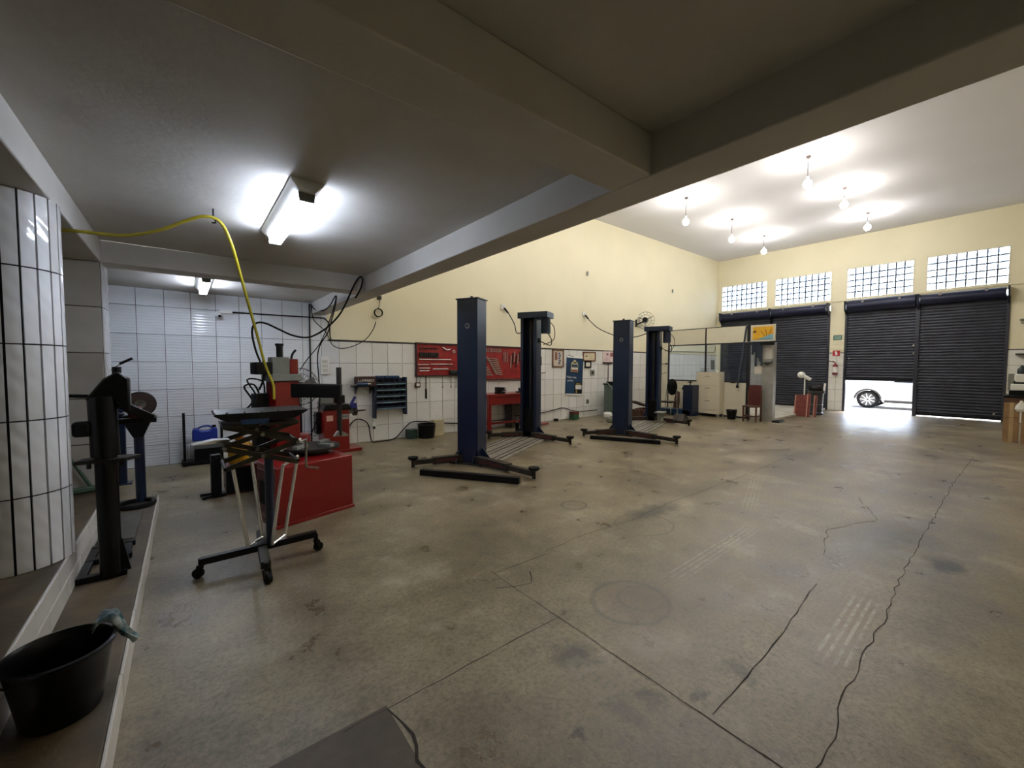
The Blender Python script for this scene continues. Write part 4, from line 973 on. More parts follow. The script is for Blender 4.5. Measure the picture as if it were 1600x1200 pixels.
for k in range(9):
    z = .54-k*.05; x = -.60+k*.035; L = .33-.016*k
    o = MB().bar((x, -.035, z), (x+L, -.035, z-.02), .012, .016).build('spanner', TOOLM, t); MB().torus((x, -.035, z+.01), .018, .007, 'y', 10, 5).build('ring_end', TOOLM, o)
    o = MB().bar((x-.34, -.035, z-.02), (x-.10, -.035, z-.03), .012, .014).build('spanner', TOOLM, t) if k > 3 else None
for k in range(10): MB().tube([(-.62+k*.05, -.035, .80), (-.615+k*.05, -.04, .72), (-.63+k*.05, -.035, .70)], .008, 6).build('hook_tool', TOOLM, t)
for k in range(3): MB().cyl((-.06+k*.06, -.035, .45), (-.06+k*.06, -.035, .72), .009, n=8).build('chisel', TOOLM, t)
for k in range(8): MB().cyl((.16+k*.06, -.04, .30+.08*(k % 3)), (.18+k*.06, -.04, .62+.06*(k % 3)), .012, n=8).build('pliers', DARKST if k % 2 else TOOLM, t)
for k in range(5): MB().cyl((.56+k*.02, -.04, .05+.02*k), (.55+k*.02, -.04, .70), .007, n=6).build('chain', STEEL, t)
t = thing('work_bench', 'red steel work bench under the spanner board', 'bench', (6.35, 8.22, 0))
MB().mm((-.75, -.32, .86), (.85, .33, .92)).build('top', RED, t, bev=.006)
MB().mm((-.73, -.30, .66), (.83, -.28, .86)).build('apron', RED, t)
for x in (-.70, .80):
    for y in (-.28, .29): MB().mm((x-.04, y-.04, 0), (x+.04, y+.04, .86)).build('leg', RED, t, bev=.004)
MB().mm((-.70, -.05, .15), (.80, .0, .2)).build('stretcher', RED, t)
t = thing('bench_vise', 'black bench vise on the red work bench', 'vise', (6.05, 8.05, .92))
MB().mm((-.09, -.10, 0), (.09, .10, .05)).build('base', BLACKM, t, bev=.006); MB().mm((-.07, -.02, .05), (.07, .12, .16)).build('fixed_jaw', BLACKM, t, bev=.01); MB().mm((-.07, -.12, .06), (.07, -.05, .16)).build('moving_jaw', BLACKM, t, bev=.01)
MB().cyl((0, -.25, .09), (0, 0, .09), .014, n=10).build('screw', STEEL, t); MB().cyl((0, -.24, .01), (0, -.24, .17), .008, n=8).build('handle', STEEL, t)
t = thing('tool_tray', 'dark tray of mixed tools on the right of the red bench', 'tray', (6.85, 8.1, .92))
MB().mm((-.16, -.12, 0), (.16, .12, .03)).build('tray', BLACKM, t); MB().mm((-.12, -.08, .03), (.02, .06, .12)).build('block', BLUEP, t, bev=.01); MB().cyl((.09, 0, .03), (.09, 0, .2), .03, n=12).build('can', DARKST, t)
tag(MB().lathe([(.001, 0), (.17, 0), (.20, .30), (.21, .31), (.19, .31), (.16, .02), (.001, .02)], n=24).build('black_tub', BLACKP, loc=(4.18, 8.28, 0)), 'black plastic tub on the floor under the gauge', 'tub')
tag(MB().mm((-.10, -.11, 0), (.10, .11, .20)).build('green_tin', mat('dark_green_tin', '#14342f', .4), loc=(3.88, 8.42, 0), bev=.01), 'dark green square tin left of the black tub', 'tin')
tag(MB().mm((-.13, -.08, 0), (.13, .08, .36)).build('beige_carton', mat('beige_carton', '#bdb292', .7), loc=(4.53, 8.42, 0), bev=.006), 'beige upright carton right of the black tub', 'carton')
t = thing('hydraulic_jack', 'black bottle jack on the floor under the red bench', 'jack', (6.2, 7.55, 0))
MB().mm((-.10, -.08, 0), (.10, .08, .03)).build('base', BLACKM, t); MB().cyl((0, 0, .03), (0, 0, .24), .05, n=14).build('body', BLACKM, t); MB().cyl((0, 0, .24), (0, 0, .42), .022, n=10).build('ram', STEEL, t); MB().mm((-.06, -.03, .40), (.06, .03, .43)).build('saddle', BLACKM, t)
t = thing('metal_locker', 'dark perforated metal box beside the right leg of the bench', 'box', (6.75, 8.35, 0))
MB().mm((-.16, -.12, 0), (.16, .18, .62)).build('body', mat('rusty_dark_metal', '#4b433b', .6, col2='#332d28', scale=14), t, bev=.005)
for k in range(12): MB().cyl((-.09+(k % 3)*.09, -.122, .12+(k//3)*.12), (-.09+(k % 3)*.09, -.119, .12+(k//3)*.12), .014, n=8).build('hole', BLACK, t)
MB().bar((.16, -.1, .45), (.34, -.1, .58), .02, .03).build('lever', DARKST, t)
t = thing('red_frame_stand', 'narrow red stand with black hook top beside the nearer motor post', 'stand', (7.62, 8.35, 0))
MB().mm((-.05, -.04, 0), (.05, .04, 1.62)).build('post', RED, t, bev=.006); MB().mm((-.16, -.03, 1.62), (.08, .03, 1.66)).build('top_bar', BLACK, t)
MB().mm((.04, -.03, 1.62), (.08, .03, 1.86)).build('hook_side', BLACK, t); MB().mm((-.16, -.03, 1.82), (.08, .03, 1.86)).build('hook_top', BLACK, t); MB().mm((-.20, -.2, 0), (.2, .2, .03)).build('foot', RED, t)
# pictures
def picture(label, x, z, w, h, fm, face, tilt=0.):
    t = thing('framed_picture', label, 'picture', (x, YL-.02, z)); t.rotation_euler = (0, tilt, 0)
    b = .035
    for a, c in (((-w/2, -.03, -h/2), (-w/2+b, 0, h/2)), ((w/2-b, -.03, -h/2), (w/2, 0, h/2)), ((-w/2, -.03, h/2-b), (w/2, 0, h/2)), ((-w/2, -.03, -h/2), (w/2, 0, -h/2+b))): MB().mm(a, c).build('frame_rail', fm, t)
    MB().mm((-w/2+b, -.012, -h/2+b), (w/2-b, 0, h/2-b)).build('print', face, t)
    return t
t = picture('brown framed upright picture with small blue figures, left of the poster', 8.585, 1.83, .47, .52, FRAMEW, mat('pale_print', '#cfc3b4', .7))
for k in range(5): MB().mm((.02+.02*(k % 2), -.016, -.16+k*.07), (.09+.02*(k % 2), -.012, -.11+k*.07)).build('figure', mat('slate_ink', '#4a4f74', .7), t)
MB().mm((-.13, -.016, -.05), (-.03, -.012, .18)).build('figure', mat('brown_ink', '#8a5f4a', .7), t)
t = picture('certificate in a wide brown frame right of the poster', 9.97, 1.91, .60, .29, FRAMEW, mat('cream_paper', '#e5d9b8', .7))
MB().mm((-.16, -.016, -.02), (-.10, -.012, .03)).build('emblem', mat('grey_ink', '#5f5c54', .7), t)
for k in range(3): MB().mm((-.05, -.016, -.06+k*.05), (.18, -.012, -.05+k*.05)).build('text_line', mat('light_brown_ink', '#a3947a', .7), t)
t = picture('small black framed document below the wide certificate', 9.91, 1.66, .29, .21, BLACK, PAPER)
MB().mm((-.03, -.016, -.04), (.05, -.012, -.03)).build('text_line', MATS['light_brown_ink'], t)
t = thing('banner', 'dark blue hanging banner with oil bottle pictures and white lettering', 'banner', (9.30, YL-.025, 1.33)); t.rotation_euler = (0, .055, 0)
MB().mm((-.37, -.008, -.58), (.37, 0, .56)).build('sheet', mat('banner_blue', '#123a5e', .5, col2='#0e2c4c', scale=3), t)
MB().mm((-.37, -.012, .52), (.37, 0, .60)).build('top_strip', WHITE, t); MB().mm((-.37, -.02, -.62), (.37, 0, -.57)).build('bottom_rod', WHITE, t, bev=.004)
for k in range(5): MB().mm((-.34+k*.055, -.016, .575-k*.006), (-.30+k*.055, -.012, .595-k*.006)).build('logo_stroke', BLACK, t)
MB().lathe([(.001, 0), (.15, 0), (.16, .03), (.16, .22), (.13, .30), (.05, .33), (.05, .37), (.001, .37)], n=20).build('oil_bottle_print', mat('bottle_cream', '#c9b98f', .5), t, loc=(-.02, -.010, .09)).scale = (1, .03, 1)
for z0, z1, c in ((.10, .17, '#8c5844'), (.17, .22, '#e6e3da'), (.24, .32, '#26445f'), (.36, .40, '#3a3a20')): MB().mm((-.15 if z1 < .33 else -.08, -.02, z0), (.11 if z1 < .33 else .05, -.015, z1)).build('bottle_label', mat('bottle_label_'+c[1:], c, .5), t)
text('lettering', 'Muito mais', .095, WHITE, t, (-.13, -.012, -.07), FACE_NY); text('lettering', 'química.', .085, WHITE, t, (-.18, -.012, -.17), FACE_NY)
MB().mm((.02, -.012, -.56), (.36, -.008, -.22)).build('dark_bottle', mat('bottle_black', '#101418', .4), t); MB().mm((.06, -.016, -.43), (.33, -.012, -.30)).build('bottle_label', WHITE, t); MB().mm((.08, -.016, -.28), (.28, -.012, -.25)).build('bottle_label', mat('label_yellow', '#b9a33c', .5), t)
MB().mm((.08, -.016, -.55), (.14, -.012, -.45)).build('bottle_label', mat('label_gold', '#a9863c', .5), t)
t = thing('notice_sheet', 'pinkish white printed notice on the tiles left of the farther lift post', 'poster', (10.97, YL-.02, 1.92))
MB().mm((-.33, -.006, -.20), (.36, 0, .20)).build('sheet', mat('pinkish_paper', '#e3cfcb', .7), t); MB().mm((.05, -.01, .0), (.24, -.006, .13)).build('picture_square', mat('brick_ink', '#9a5a58', .7), t)
MB().mm((-.14, -.01, .05), (-.04, -.006, .10)).build('text_block', mat('purple_ink', '#6a4a5c', .7), t)
for k in range(4): MB().mm((-.22, -.01, -.14+k*.04), (-.02+.03*k, -.006, -.13+k*.04)).build('text_line', mat('rose_ink', '#b08a8c', .7), t)
t = thing('floor_squeegee', 'brown floor squeegee hanging upside down below the notice sheet', 'squeegee', (10.88, YL-.03, 1.22))
MB().mm((-.24, -.03, .47), (.24, 0, .52)).build('blade', mat('dark_brown_rubber', '#3c2426', .6), t, bev=.005); MB().cyl((.03, -.01, -.15), (.03, -.01, .48), .012, n=8).build('handle', mat('brown_handle', '#6b3f3a', .5), t)
t = thing('service_cart', 'grey green steel service cart with trays on top by the tiled wall', 'cart', (10.72, 8.08, 0), .0)
MB().mm((-.34, -.22, .10), (.10, .22, 1.02)).build('cabinet', mat('grey_green_steel', '#5d6c62', .45), t, bev=.008)
MB().mm((-.34, -.224, .14), (.02, -.22, .98)).build('door', mat('pale_green_steel', '#7d8c82', .45), t, bev=.004)
MB().mm((-.38, -.26, 1.02), (.40, .24, 1.06)).build('top_tray', BLACKP, t, bev=.006)
MB().mm((-.36, -.2, 1.06), (.02, .12, 1.12)).build('tool_case', BLACKP, t, bev=.01); MB().mm((.06, -.18, 1.06), (.34, .14, 1.12)).build('paper_stack', PAPER, t)
for x in (.14, .36): MB().cyl((x, -.2, .10), (x, -.2, 1.02), .02, n=10).build('corner_tube', CREAMM, t)
for z in (.30, .62): MB().mm((.10, -.2, z), (.38, .2, z+.025)).build('shelf', CREAMM, t)
MB().mm((.12, .1, .14), (.36, .16, .95)).build('back_sheet', WOOD, t)
MB().mm((-.36, -.24, .06), (.38, .22, .10)).build('base', BLACK, t)
for x in (-.30, .33):
    for y in (-.18, .17): MB().cyl((x-.015, y, .035), (x+.015, y, .035), .035, n=12).build('wheel', RUBBER, t)
cable('grey green hose hanging beside the service cart', [(10.2, 8.05, 1.10), (10.24, 7.85, .9), (10.28, 7.74, .6), (10.42, 7.70, .25), (10.40, 7.72, .02)], .014, mat('grey_green_hose', '#7d9486', .5), 'hose', 'hose')
t = thing('paint_can', 'small red and green tin on the floor below the banner', 'can', (9.12, 8.40, 0))
MB().mm((-.12, -.09, 0), (.12, .09, .15)).build('lower_half', mat('tin_green', '#2f5a3c', .45), t, bev=.006); MB().mm((-.12, -.09, .15), (.12, .09, .24)).build('upper_half', mat('tin_red', '#5f2a22', .45), t, bev=.006)
tag(MB().mm((-.06, -.05, 0), (.06, .05, .07)).build('black_block', BLACKP, loc=(8.43, 8.48, 0), bev=.012), 'small black block on the floor by the wall left of the tin', 'block')
t = thing('wall_fan', 'black wall-mounted fan turned sideways high on the cream wall', 'fan', (12.45, YL-.0, 3.12), .5)
MB().mm((-.06, -.05, -.12), (.04, .0, .12)).build('wall_bracket', BLACKP, t, bev=.01); MB().bar((0, -.03, -.05), (.02, -.30, .06), .05, .05).build('arm', BLACKP, t)
MB().cyl((-.08, -.32, .10), (.10, -.32, .10), .09, n=18).build('motor', BLACKP, t)
g = MB(); 
for R in (.30, .20, .1): g.torus((.16, -.32, .10), R, .006, 'x', 24, 5)
for k in range(14):
    a = 2*PI*k/14; g.cyl((.19, -.32+.04*math.cos(a), .10+.04*math.sin(a)), (.15, -.32+.30*math.cos(a), .10+.30*math.sin(a)), .004, n=4)
g.build('wire_guard', FANW, t)
for k in range(3):
    a = 2*PI*k/3+.5; c, s = math.cos(a), math.sin(a)
    MB().bar((.13, -.32+.05*c, .10+.05*s), (.13, -.32+.26*c, .10+.26*s), .012, .11, up=(1, .0, 0)).build('blade', mat('fan_blade', '#8d8d8a', .4), t)

# ================================================================= OFFICE PARTITION
XP = 13.45
struct(MB().mm((XP+.04, 4.55, 0), (XF-.03, 8.58, .07)).build('floor_office', mat('pale_concrete', '#c9c4b8', .6, col2='#aaa59a', scale=3), bev=.006))
pt = thing('office_partition', 'beige panel office partition with dark frame and two glazed windows', 'partition', (XP, 0, 0))
DF = mat('dark_partition_frame', '#17171c', .4)
def panel(name, y0, y1, z0, z1, m=PANEL, x=0., d=.035): return MB().mm((x-d/2, y0, z0), (x+d/2, y1, z1)).build(name, m, pt, bev=.003)
panel('end_panel', 7.90, 8.57, .05, 2.85)
panel('upper_panel', 6.58, 7.88, 2.34, 2.85); panel('upper_panel', 5.30, 6.56, 2.34, 2.85)
panel('lower_panel', 6.58, 7.88, .05, 1.11); panel('lower_panel', 5.30, 6.56, .05, 1.11)
panel('glass_pane', 6.60, 7.86, 1.13, 2.32, GLASS, d=.008); panel('glass_pane', 5.32, 6.54, 1.13, 2.32, GLASS, d=.008)
for y in (6.57, 7.89): panel('mullion', y-.022, y+.022, .0, 2.86, DF, d=.05)
panel('corner_post', 5.19, 5.29, 0, 2.87, DF, d=.09)
for z in (2.33, 1.12): panel('rail', 5.29, 7.90, z-.02, z+.02, DF, d=.05)
panel('top_rail', 5.19, 8.57, 2.85, 2.87, DF, d=.05); panel('bottom_rail', 5.19, 8.57, 0, .05, DF, d=.05)
panel('kick_plate', 5.6, 5.75, 1.08, 1.11, DF, x=-.03, d=.02)
MB().cyl((-.03, 5.52, .86), (-.05, 5.52, .86), .012, n=10).build('knob', STEEL, pt)
# door bay with picture panel, hanging rail and steel column
panel('picture_panel', 4.52, 5.18, 2.34, 2.84, CREAMM, x=-.06, d=.05)
SIGN = mat('sign_yellow', '#e3b31c', .5, col2='#cf8f1a', scale=2.2)
MB().mm((-.092, 4.57, 2.40), (-.086, 5.12, 2.78)).build('sign_face', SIGN, pt)
MB().prism([(4.57, 2.40), (4.85, 2.40), (4.98, 2.43), (4.80, 2.47), (4.70, 2.53), (4.57, 2.56)], -.096, -.090, 'x').build('sign_blue_shape', mat('sign_pale_blue', '#7fb0c0', .5), pt)
for a, b in (((4.78, 2.48), (4.90, 2.66)), ((4.74, 2.50), (4.77, 2.70)), ((4.69, 2.52), (4.62, 2.70))):
    MB().bar((-.094, a[0], a[1]), (-.094, b[0], b[1]), .012, .006, up=(1, 0, 0)).build('sign_ray', mat('sign_brown', '#6b4a1c', .6), pt)
MB().bar((-.094, 5.03, 2.66), (-.094, 5.10, 2.62), .05, .006, up=(1, 0, 0)).build('sign_mark', mat('sign_dark', '#4a4324', .6), pt)
panel('door_pane', 4.82, 5.18, 1.05, 2.25, mat('frosted_grey_pane', '#aab0b2', .3), x=-.03, d=.012)
panel('door_side_pane', 5.07, 5.17, .35, 1.0, mat('straw_pane', '#c9c39a', .5), x=-.03, d=.012)
MB().mm((-.20, 4.50, .0), (.02, 4.80, 2.30)).build('steel_column', mat('grey_sheet_steel', '#a5a49e', .4, .3), pt, bev=.006)
MB().mm((-.215, 4.53, 1.80), (-.20, 4.79, 2.22)).build('column_cover', mat('pale_grey_cover', '#b8b4ac', .5), pt)
MB().mm((-.30, 4.52, 1.72), (-.20, 4.76, 1.82)).build('meter_box', GREYM, pt, bev=.01)
MB().tube([(-.28, 4.6, 1.72), (-.30, 4.62, 1.64), (-.27, 4.7, 1.70)], .014, 6).build('meter_hook', BLACKM, pt)
t = thing('strap_rail', 'steel rail with dark blue straps hanging across the office door bay', 'rail', (XP-.32, 0, 0))
MB().cyl((0, 4.42, 2.34), (0, 5.26, 2.33), .014, n=8).build('rail', STEEL, t); MB().mm((-.02, 4.45, 2.22), (.02, 4.82, 2.30)).build('black_bar', BLACK, t)
for y, z, w in ((5.10, 1.66, .05), (5.02, 1.95, .06), (4.93, 1.60, .055), (4.87, 1.85, .05), (4.82, 1.75, .05), (4.98, 2.02, .08), (4.78, 1.62, .04)):
    MB().mm((-.012, y-w/2, z), (.012, y+w/2, 2.33)).build('strap', mat('navy_strap', '#1c2a3c', .7), t, bev=.004)
t = thing('paper_note', 'white paper sheet taped to the office door pane', 'paper', (XP-.05, 4.93, 1.50)); MB().mm((-.004, -.12, -.12), (0, .13, .13)).build('sheet', PAPER, t)
t = thing('hanging_bar', 'blue grey bar hanging aslant over the right office window', 'bar', (XP-.08, 5.3, 0)); MB().bar((0, 0, 2.83), (-.02, .22, 1.0), .03, .06).build('bar', mat('blue_grey_bar', '#3d4654', .5), t); MB().mm((-.04, .19, .94), (.01, .25, 1.02)).build('end_cap', BLACK, t)
t = plate('wall_panel_box', 'grey electrical box on the far tiles behind the office window', 'electrical panel', 18.2, 1.68, .32, .42, GREYM, False)
t = thing('wall_conduit', 'grey conduit along the tiles behind the office windows', 'conduit', (0, YL-.03, 0)); MB().tube([(13.6, 0, 2.19), (17.8, 0, 2.22), (18.3, 0, 2.25), (18.4, 0, 2.5)], .014, 6).build('pipe', GREYM, t)
t = thing('door_lever', 'black tipped steel lever sticking out from the partition end panel', 'lever', (XP-.03, 8.06, 1.69)); MB().cyl((0, .10, 0), (-.02, -.1, .01), .012, n=8).build('rod', STEEL, t); MB().cyl((-.02, -.08, .01), (-.02, -.14, .01), .022, n=8).build('tip', BLACK, t)
# filing cabinet
t = thing('filing_cabinet', 'cream filing cabinet with three deep drawers before the partition', 'cabinet', (13.24, 6.31, 0))
MB().mm((-.155, -.37, .09), (.18, .37, 1.40)).build('body', CREAMM, t, bev=.006)
for z0, z1 in ((1.0, 1.36), (.60, .985), (.22, .585)):
    d = MB().mm((-.17, -.34, z0), (-.155, .34, z1)).build('drawer', CREAMM, t, bev=.004)
    MB().tube([(-.17, -.07, z1-.09), (-.19, -.05, z1-.075), (-.19, .05, z1-.075), (-.17, .07, z1-.09)], .008, 6).build('handle', STEEL, d)
MB().mm((-.16, -.36, 1.40), (.19, .38, 1.425)).build('top', CREAMM, t)
for x in (-.12, .15):
    for y in (-.32, .32): MB().mm((x-.03, y-.04, 0), (x+.03, y+.04, .09)).build('foot', GREYM, t)
t = thing('wire_basket', 'small dark wire basket on top of the filing cabinet', 'basket', (13.2, 6.48, 1.425))
for z, r in ((.0, .11), (.05, .13), (.10, .14)): MB().torus((0, 0, z+.006), r, .006, 'z', 18, 5).build('hoop', BLACKM, t)
t = thing('small_cup', 'tiny white cup on the right of the filing cabinet', 'cup', (13.2, 6.08, 1.425)); MB().lathe([(.001, 0), (.03, 0), (.036, .06), (.032, .06), (.026, .006), (.001, .006)], n=14).build('body', WHITE, t)
t = thing('blue_press', 'dark blue floor press with low base between chair and filing cabinet', 'press', (12.84, 7.2, 0))
MB().mm((-.22, -.55, .02), (.2, .65, .19)).build('base', BLUEP, t, bev=.01); MB().mm((-.2, -.62, .19), (.22, -.30, 1.0)).build('tower', NAVY, t, bev=.01); MB().mm((-.22, -.62, .0), (.22, -.30, .19)).build('foot', NAVY, t)
MB().cyl((0, -.44, 1.0), (0, -.44, 1.12), .02, n=10).build('valve_stem', BLACKM, t); MB().bar((-.02, -.52, 1.09), (-.02, -.36, 1.09), .02, .025).build('valve_handle', BLACKM, t)
MB().cyl((-.1, -.30, .88), (-.1, -.24, .88), .05, n=14).build('gauge', BLACKP, t)
t = thing('office_chair', 'black padded visitor chair with chrome legs beside the farther lift', 'chair', (12.35, 7.25, 0), 0)
MB().mm((-.2, -.22, .42), (.22, .24, .47)).build('seat', BLACKP, t, bev=.02)
MB().lathe([(.001, -.02), (.17, -.02), (.19, 0), (.17, .02), (.001, .02)], n=20, m=Matrix.Rotation(PI/2, 3, 'Y') @ Matrix.Diagonal((1.45, 1, 1))).build('backrest', BLACKP, t, loc=(.24, 0, .92))
for y in (-.2, .22):
    MB().tube([(-.17, y, 0), (-.15, y, .42), (.2, y, .44)], .012, 8, smooth=False).build('leg', CHROME, t); MB().tube([(.26, y, 0), (.2, y, .44), (.24, y*.8, .9)], .012, 8, smooth=False).build('leg', CHROME, t)
t = thing('plywood_sheet', 'brown wooden board leaning on the partition behind the black chair', 'board', (13.16, 7.45, 0.01)); MB().bar((0, 0, 0), (.2, 0, .72), .34, .025, up=(0, 1, 0)).build('board', WOOD, t)
def bucket(label, x, y, r, h):
    t = thing('bucket', label, 'bucket', (x, y, 0)); MB().lathe([(.001, 0), (r*.75, 0), (r, h), (r*1.05, h+.01), (r*.95, h), (r*.7, .01), (.001, .01)], n=22).build('body', BLACKP, t)
    MB().tube([(r*math.cos(a), r*math.sin(a)*.9, h-.02-.12*math.sin(a/1)*(.5)) for a in [PI+PI*k/8 for k in range(9)]], .004, 5).build('handle', STEEL, t)
bucket('small black bucket on the floor right of the filing cabinet', 12.95, 5.50, .15, .28)
t = thing('wooden_chair', 'wooden chair with dark red tall back before the office door', 'chair', (12.86, 4.88, 0))
MB().mm((-.2, -.19, .43), (.2, .21, .47)).build('seat', WOOD, t, bev=.008)
for x in (-.17, .17):
    for y in (-.16, .18): MB().mm((x-.02, y-.02, 0), (x+.02, y+.02, .43 if x < 0 else .9)).build('leg', WOOD, t)
for y in (-.16, .18): MB().mm((-.17, y-.012, .15), (.17, y+.012, .19)).build('stretcher', WOOD, t)
MB().mm((-.18, -.16, .15), (-.16, .18, .19)).build('stretcher', WOOD, t)
MB().prism([(-.16, .47), (.18, .47), (.18, 1.02), (.12, 1.06), (-.10, 1.06), (-.16, 1.02)], .16, .20, 'x').build('backrest', mat('dark_red_back', '#572322', .5), t, bev=.01)
tag(MB().mm((-.22, -.1, 0), (.22, .1, .05)).build('floor_mat', BLACKP, loc=(13.32, 4.36, 0), bev=.01), 'small black mat on the floor beside the steel column', 'mat')
# ================================================================= FRONT WALL
def lean(label, x, y, w, h, m):
    t = thing('leaning_board', label, 'board', (x, y, 0), 0, 'red boards leaning together'); MB().bar((-.10, 0, .0), (.12, .03, h), w, .03, up=(1, 0, 0)).build('board', m, t, bev=.004); MB().bar((-.118, w/2-.02, .0), (.10, w/2+.01, h), .03, .008, up=(1, 0, 0)).build('pale_edge', mat('pale_red_edge', '#b98a74', .6), t)
lean('dark red tapered board leaning at the left of the group near the shutters', 15.55, 4.45, .36, .68, REDW); lean('red board with pale edge leaning in the middle of the group', 15.45, 4.22, .10, .74, REDW); lean('red narrow board leaning at the right of the group', 15.6, 4.08, .09, .68, REDW)
t = thing('work_lamp', 'white headed pole lamp standing behind the red boards', 'lamp', (15.85, 4.46, 0)); MB().cyl((0, 0, 0), (0, 0, 1.26), .022, n=10).build('pole', WHITE, t); MB().lathe([(.001, 0), (.12, 0), (.12, .02), (.001, .02)], n=18).build('base', BLACKM, t); MB().bar((0, .16, 1.38), (0, -.16, 1.18), .09, .10).build('head', WHITE, t, bev=.02); MB().sph((0, .10, 1.33), .11).build('lamp_dome', WHITE, t)
t = thing('rubbish_bin', 'tall dark grey bin with rags on top against the tiled pier', 'bin', (16.5, 4.3, 0)); MB().lathe([(.001, 0), (.2, 0), (.21, .05), (.17, .10), (.20, .70), (.24, .74), (.24, .80), (.2, .80), (.001, .76)], n=24).build('body', mat('dark_grey_bin', '#3a3b40', .45), t); MB().sph((0, .02, .84), .21, .75).build('black_bag', BLACKP, t); MB().bar((.0, -.2, .75), (.02, -.22, 1.05), .05, .04).build('white_rag', WHITE, t); MB().torus((0, 0, .34), .186, .008, 'z', 22, 5).build('band', STEEL, t)
t = thing('fire_extinguisher', 'red and white fire extinguisher hanging on the tiled pier between shutters', 'extinguisher', (XF-.11, 4.285, 1.30)); MB().lathe([(.001, 0), (.07, 0), (.078, .02), (.078, .09)], n=20).build('lower_body', mat('maroon_enamel', '#6b2330', .35), t); MB().lathe([(.078, .09), (.078, .30)], n=20).build('white_label', WHITE, t); MB().lathe([(.078, .30), (.07, .36), (.03, .40), (.025, .43), (.001, .43)], n=20).build('shoulder', RED, t)
MB().bar((0, .0, .45), (-.08, .06, .50), .03, .03).build('valve_handle', RED, t); MB().tube([(0, .02, .46), (-.02, .14, .50), (0, .22, .48), (.02, .24, .40)], .012, 7).build('hose', BLACKP, t)
MB().mm((.05, -.03, .30), (.105, .03, .36)).build('wall_hook', BLACKM, t)
t = thing('extinguisher_sign', 'red square sign with white extinguisher symbol on the pier', 'sign', (XF-.012, 4.285, 2.09)); MB().mm((-.006, -.11, -.10), (0, .11, .10)).build('plate', mat('sign_red', '#b01c2c', .5), t); MB().mm((-.01, -.03, -.07), (-.006, .03, .03)).build('symbol_body', WHITE, t); MB().mm((-.01, -.015, .03), (-.006, .045, .07)).build('symbol_valve', WHITE, t)
t = thing('exit_sign', 'small green sign with pale lettering high on the pier', 'sign', (XF-.012, 4.265, 2.66)); MB().mm((-.006, -.125, -.085), (0, .125, .085)).build('plate', mat('sign_green', '#2f5f57', .5), t); MB().mm((-.008, -.10, -.055), (-.006, .10, .055)).build('inner_field', mat('sign_pale_green', '#8fb0a2', .5), t); text('lettering', 'SAÍDA', .065, mat('sign_deep_green', '#1f5548', .5), t, (-.010, 0, 0), FACE_NX)
# desk on the right with boxes and printer
t = thing('black_top_desk', 'black topped desk at the right edge with cardboard boxes underneath', 'desk', (14.0, -.55, 0)); MB().mm((-.34, -.75, .95), (.34, .80, 1.0)).build('top', BLACKP, t, bev=.006); MB().mm((-.33, -.70, .86), (-.31, .78, .95)).build('apron', WOOD, t)
for x in (-.30, .30):
    for y in (-.70, .76): MB().mm((x-.02, y-.02, 0), (x+.02, y+.02, .95)).build('leg', BLACK, t)
def carton(label, x, y, z, sx, sy, sz):
    t = thing('cardboard_box', label, 'box', (x, y, z), 0, 'cardboard boxes by the desk'); MB().mm((-sx/2, -sy/2, 0), (sx/2, sy/2, sz)).build('body', CARD, t, bev=.004); MB().mm((-sx/2-.002, -.03, 0), (-sx/2, .03, sz)).build('tape', mat('pale_tape', '#b39a72', .5), t); MB().mm((-sx/2-.004, -sy/2, sz*.62), (-sx/2, sy/2, sz*.62+.006)).build('flap_seam', WOOD, t)
carton('tall brown cardboard box at the left front of the desk', 13.80, .125, 0, .26, .22, .85); carton('brown cardboard box right beside the tall one at the frame edge', 13.78, -.22, 0, .28, .42, .80)
t = thing('white_bag', 'white plastic bag hanging on the cardboard boxes', 'bag', (13.63, .0, .66)); MB().lathe([(.001, 0), (.06, .01), (.09, .06), (.08, .13), (.03, .20), (.02, .24), (.001, .24)], n=16).build('body', WHITE, t, rz=.3).scale = (.5, 1, 1)
t = thing('printer', 'white and grey office printer on the black desk', 'printer', (14.05, -.10, 1.0)); MB().mm((-.2, -.25, 0), (.22, .28, .10)).build('base', BLACKP, t, bev=.008); MB().mm((-.18, -.25, .10), (.22, .26, .24)).build('lower_body', WHITE, t, bev=.012); MB().mm((-.16, -.22, .24), (.2, .22, .30)).build('paper_slot', BLACKP, t); MB().mm((-.18, -.25, .28), (.22, .20, .45)).build('upper_body', WHITE, t, bev=.012); MB().mm((-.12, .22, .10), (.2, .30, .46)).build('side_panel', GREYM, t, bev=.006)
for y0, z, m, lab, nm in ((.12, 1.45, BLACKP, 'dark bottle standing on the printer', 'dark_bottle'),):
    tag(MB().lathe([(.001, 0), (.06, 0), (.065, .02), (.065, .10), (.03, .15), (.02, .19), (.001, .19)], n=16).build(nm, mat('dark_teal_plastic', '#243236', .4), loc=(14.05, .02, 1.45)), lab, 'bottle')
t = thing('wall_shelf', 'dark narrow shelf on the front wall at the right edge', 'shelf', (XF-.006, 0, 1.95)); MB().mm((-.26, -.6, 0), (-.012, .16, .035)).build('board', DARKST, t, bev=.004); MB().prism([(-.2, 0), (-.012, 0), (-.012, -.12)], -.02, .0, 'y').build('brace', DARKST, t)
t = thing('wall_bracket_upper', 'grey metal bracket high on the front wall at the right edge', 'bracket', (XF, 0, 2.84)); MB().mm((-.2, -.4, 0), (0, .09, .03)).build('arm', GREYM, t); MB().mm((-.2, -.4, .09), (0, .11, .12)).build('arm', GREYM, t)

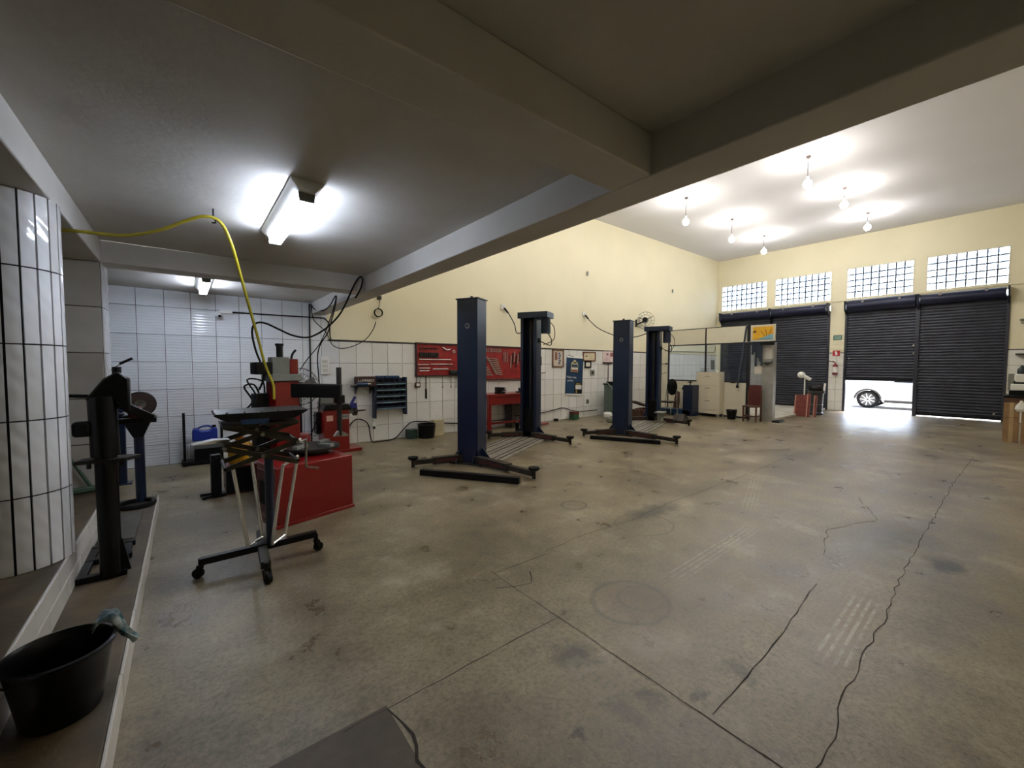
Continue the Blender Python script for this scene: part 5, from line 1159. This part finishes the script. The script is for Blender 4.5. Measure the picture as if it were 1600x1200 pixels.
# ================================================================= OUTSIDE
STREET = mat('street_paving', '#a9a5a0', .8, scale=2, bump=.1)
struct(MB().mm((XF+.25, -40, -.17), (60, 45, -.02)).build('ground_street', STREET)); struct(MB().mm((XF+.25, -40, -.02), (20.2, 45, 0)).build('floor_sidewalk', mat('pale_sidewalk', '#c2beb6', .8), bev=.01))
struct(MB().mm((31, -40, -.02), (31.3, 45, 3.2)).build('wall_across_street', mat('street_wall', '#d9d2c6', .8)))
t = thing('parked_car', 'silver car parked in the sunny street outside the half-open shutter', 'car', (20.95, 0, -.02))
def arc(cy, r, a0, a1, n=10): return [(cy+r*math.cos(a0+(a1-a0)*k/n), .34+r*math.sin(a0+(a1-a0)*k/n)) for k in range(n+1)]
body = [(4.62, .30), (4.66, .55), (4.58, .78), (4.25, .92), (3.35, 1.0), (.45, 1.0), (.32, .85), (.30, .35), (.55, .26)] + arc(.95+.18, .39, PI*1.0-.05+PI*0, .05, 10)[::1] + [(1.6, .24), (3.35, .24)] + arc(3.80, .39, PI-.15, .15, 10) + [(4.25, .26)]
CARP = mat('silver_car_paint', '#d5d6d8', .3, .4, var=.05)
MB().prism(body, 0, 1.72, 'x').build('body', CARP, t, bev=.03)
MB().prism([(3.35, 1.0), (2.65, 1.42), (1.2, 1.46), (.5, 1.02)], .12, 1.60, 'x').build('cabin', CARP, t, bev=.03)
for p in ([(3.1, 1.03), (2.58, 1.36), (2.0, 1.38), (2.0, 1.03)], [(1.92, 1.03), (1.92, 1.38), (1.25, 1.38), (.75, 1.04)]): MB().prism(p, .112, .13, 'x').build('side_window', mat('car_glass', '#14181c', .1), t)
for yy in (3.80, 1.13):
    for xx in (.02, 1.50):
        w = MB().lathe([(.24, 0.01), (.31, .0), (.34, .03), (.34, .17), (.31, .2), (.24, .2), (.24, 0.01)], n=28, m=Matrix.Rotation(PI/2, 3, 'Y')).build('wheel', RUBBER, t, loc=(xx, yy, .34))
        MB().lathe([(.001, .06), (.23, .06), (.24, .02), (.22, .02)], n=24, m=Matrix.Rotation(PI/2, 3, 'Y')).build('rim', mat('car_rim_dark', '#4a4a4e', .5), w)
        for k in range(9):
            a = 2*PI*k/9; MB().bar((.035, .04*math.cos(a), .04*math.sin(a)), (.03, .23*math.cos(a), .23*math.sin(a)), .03, .03, up=(1, 0, 0)).build('spoke', WHITE, w)
MB().mm((-.03, 1.6, .24), (.02, 3.3, .34)).build('side_skirt', mat('dark_car_plastic', '#33302f', .6), t, bev=.01)
MB().tube([(.0, 3.80+.40*math.cos(a), .34+.40*math.sin(a)) for a in [.1+(PI-.2)*k/10 for k in range(11)]], .025, 6).build('arch_trim', MATS['dark_car_plastic'], t)
MB().mm((-.01, 4.30, .62), (.05, 4.58, .76)).build('head_lamp', WHITE, t, bev=.02)
MB().mm((-.008, 2.0, .74), (.002, 2.16, .77)).build('door_handle', CHROME, t)
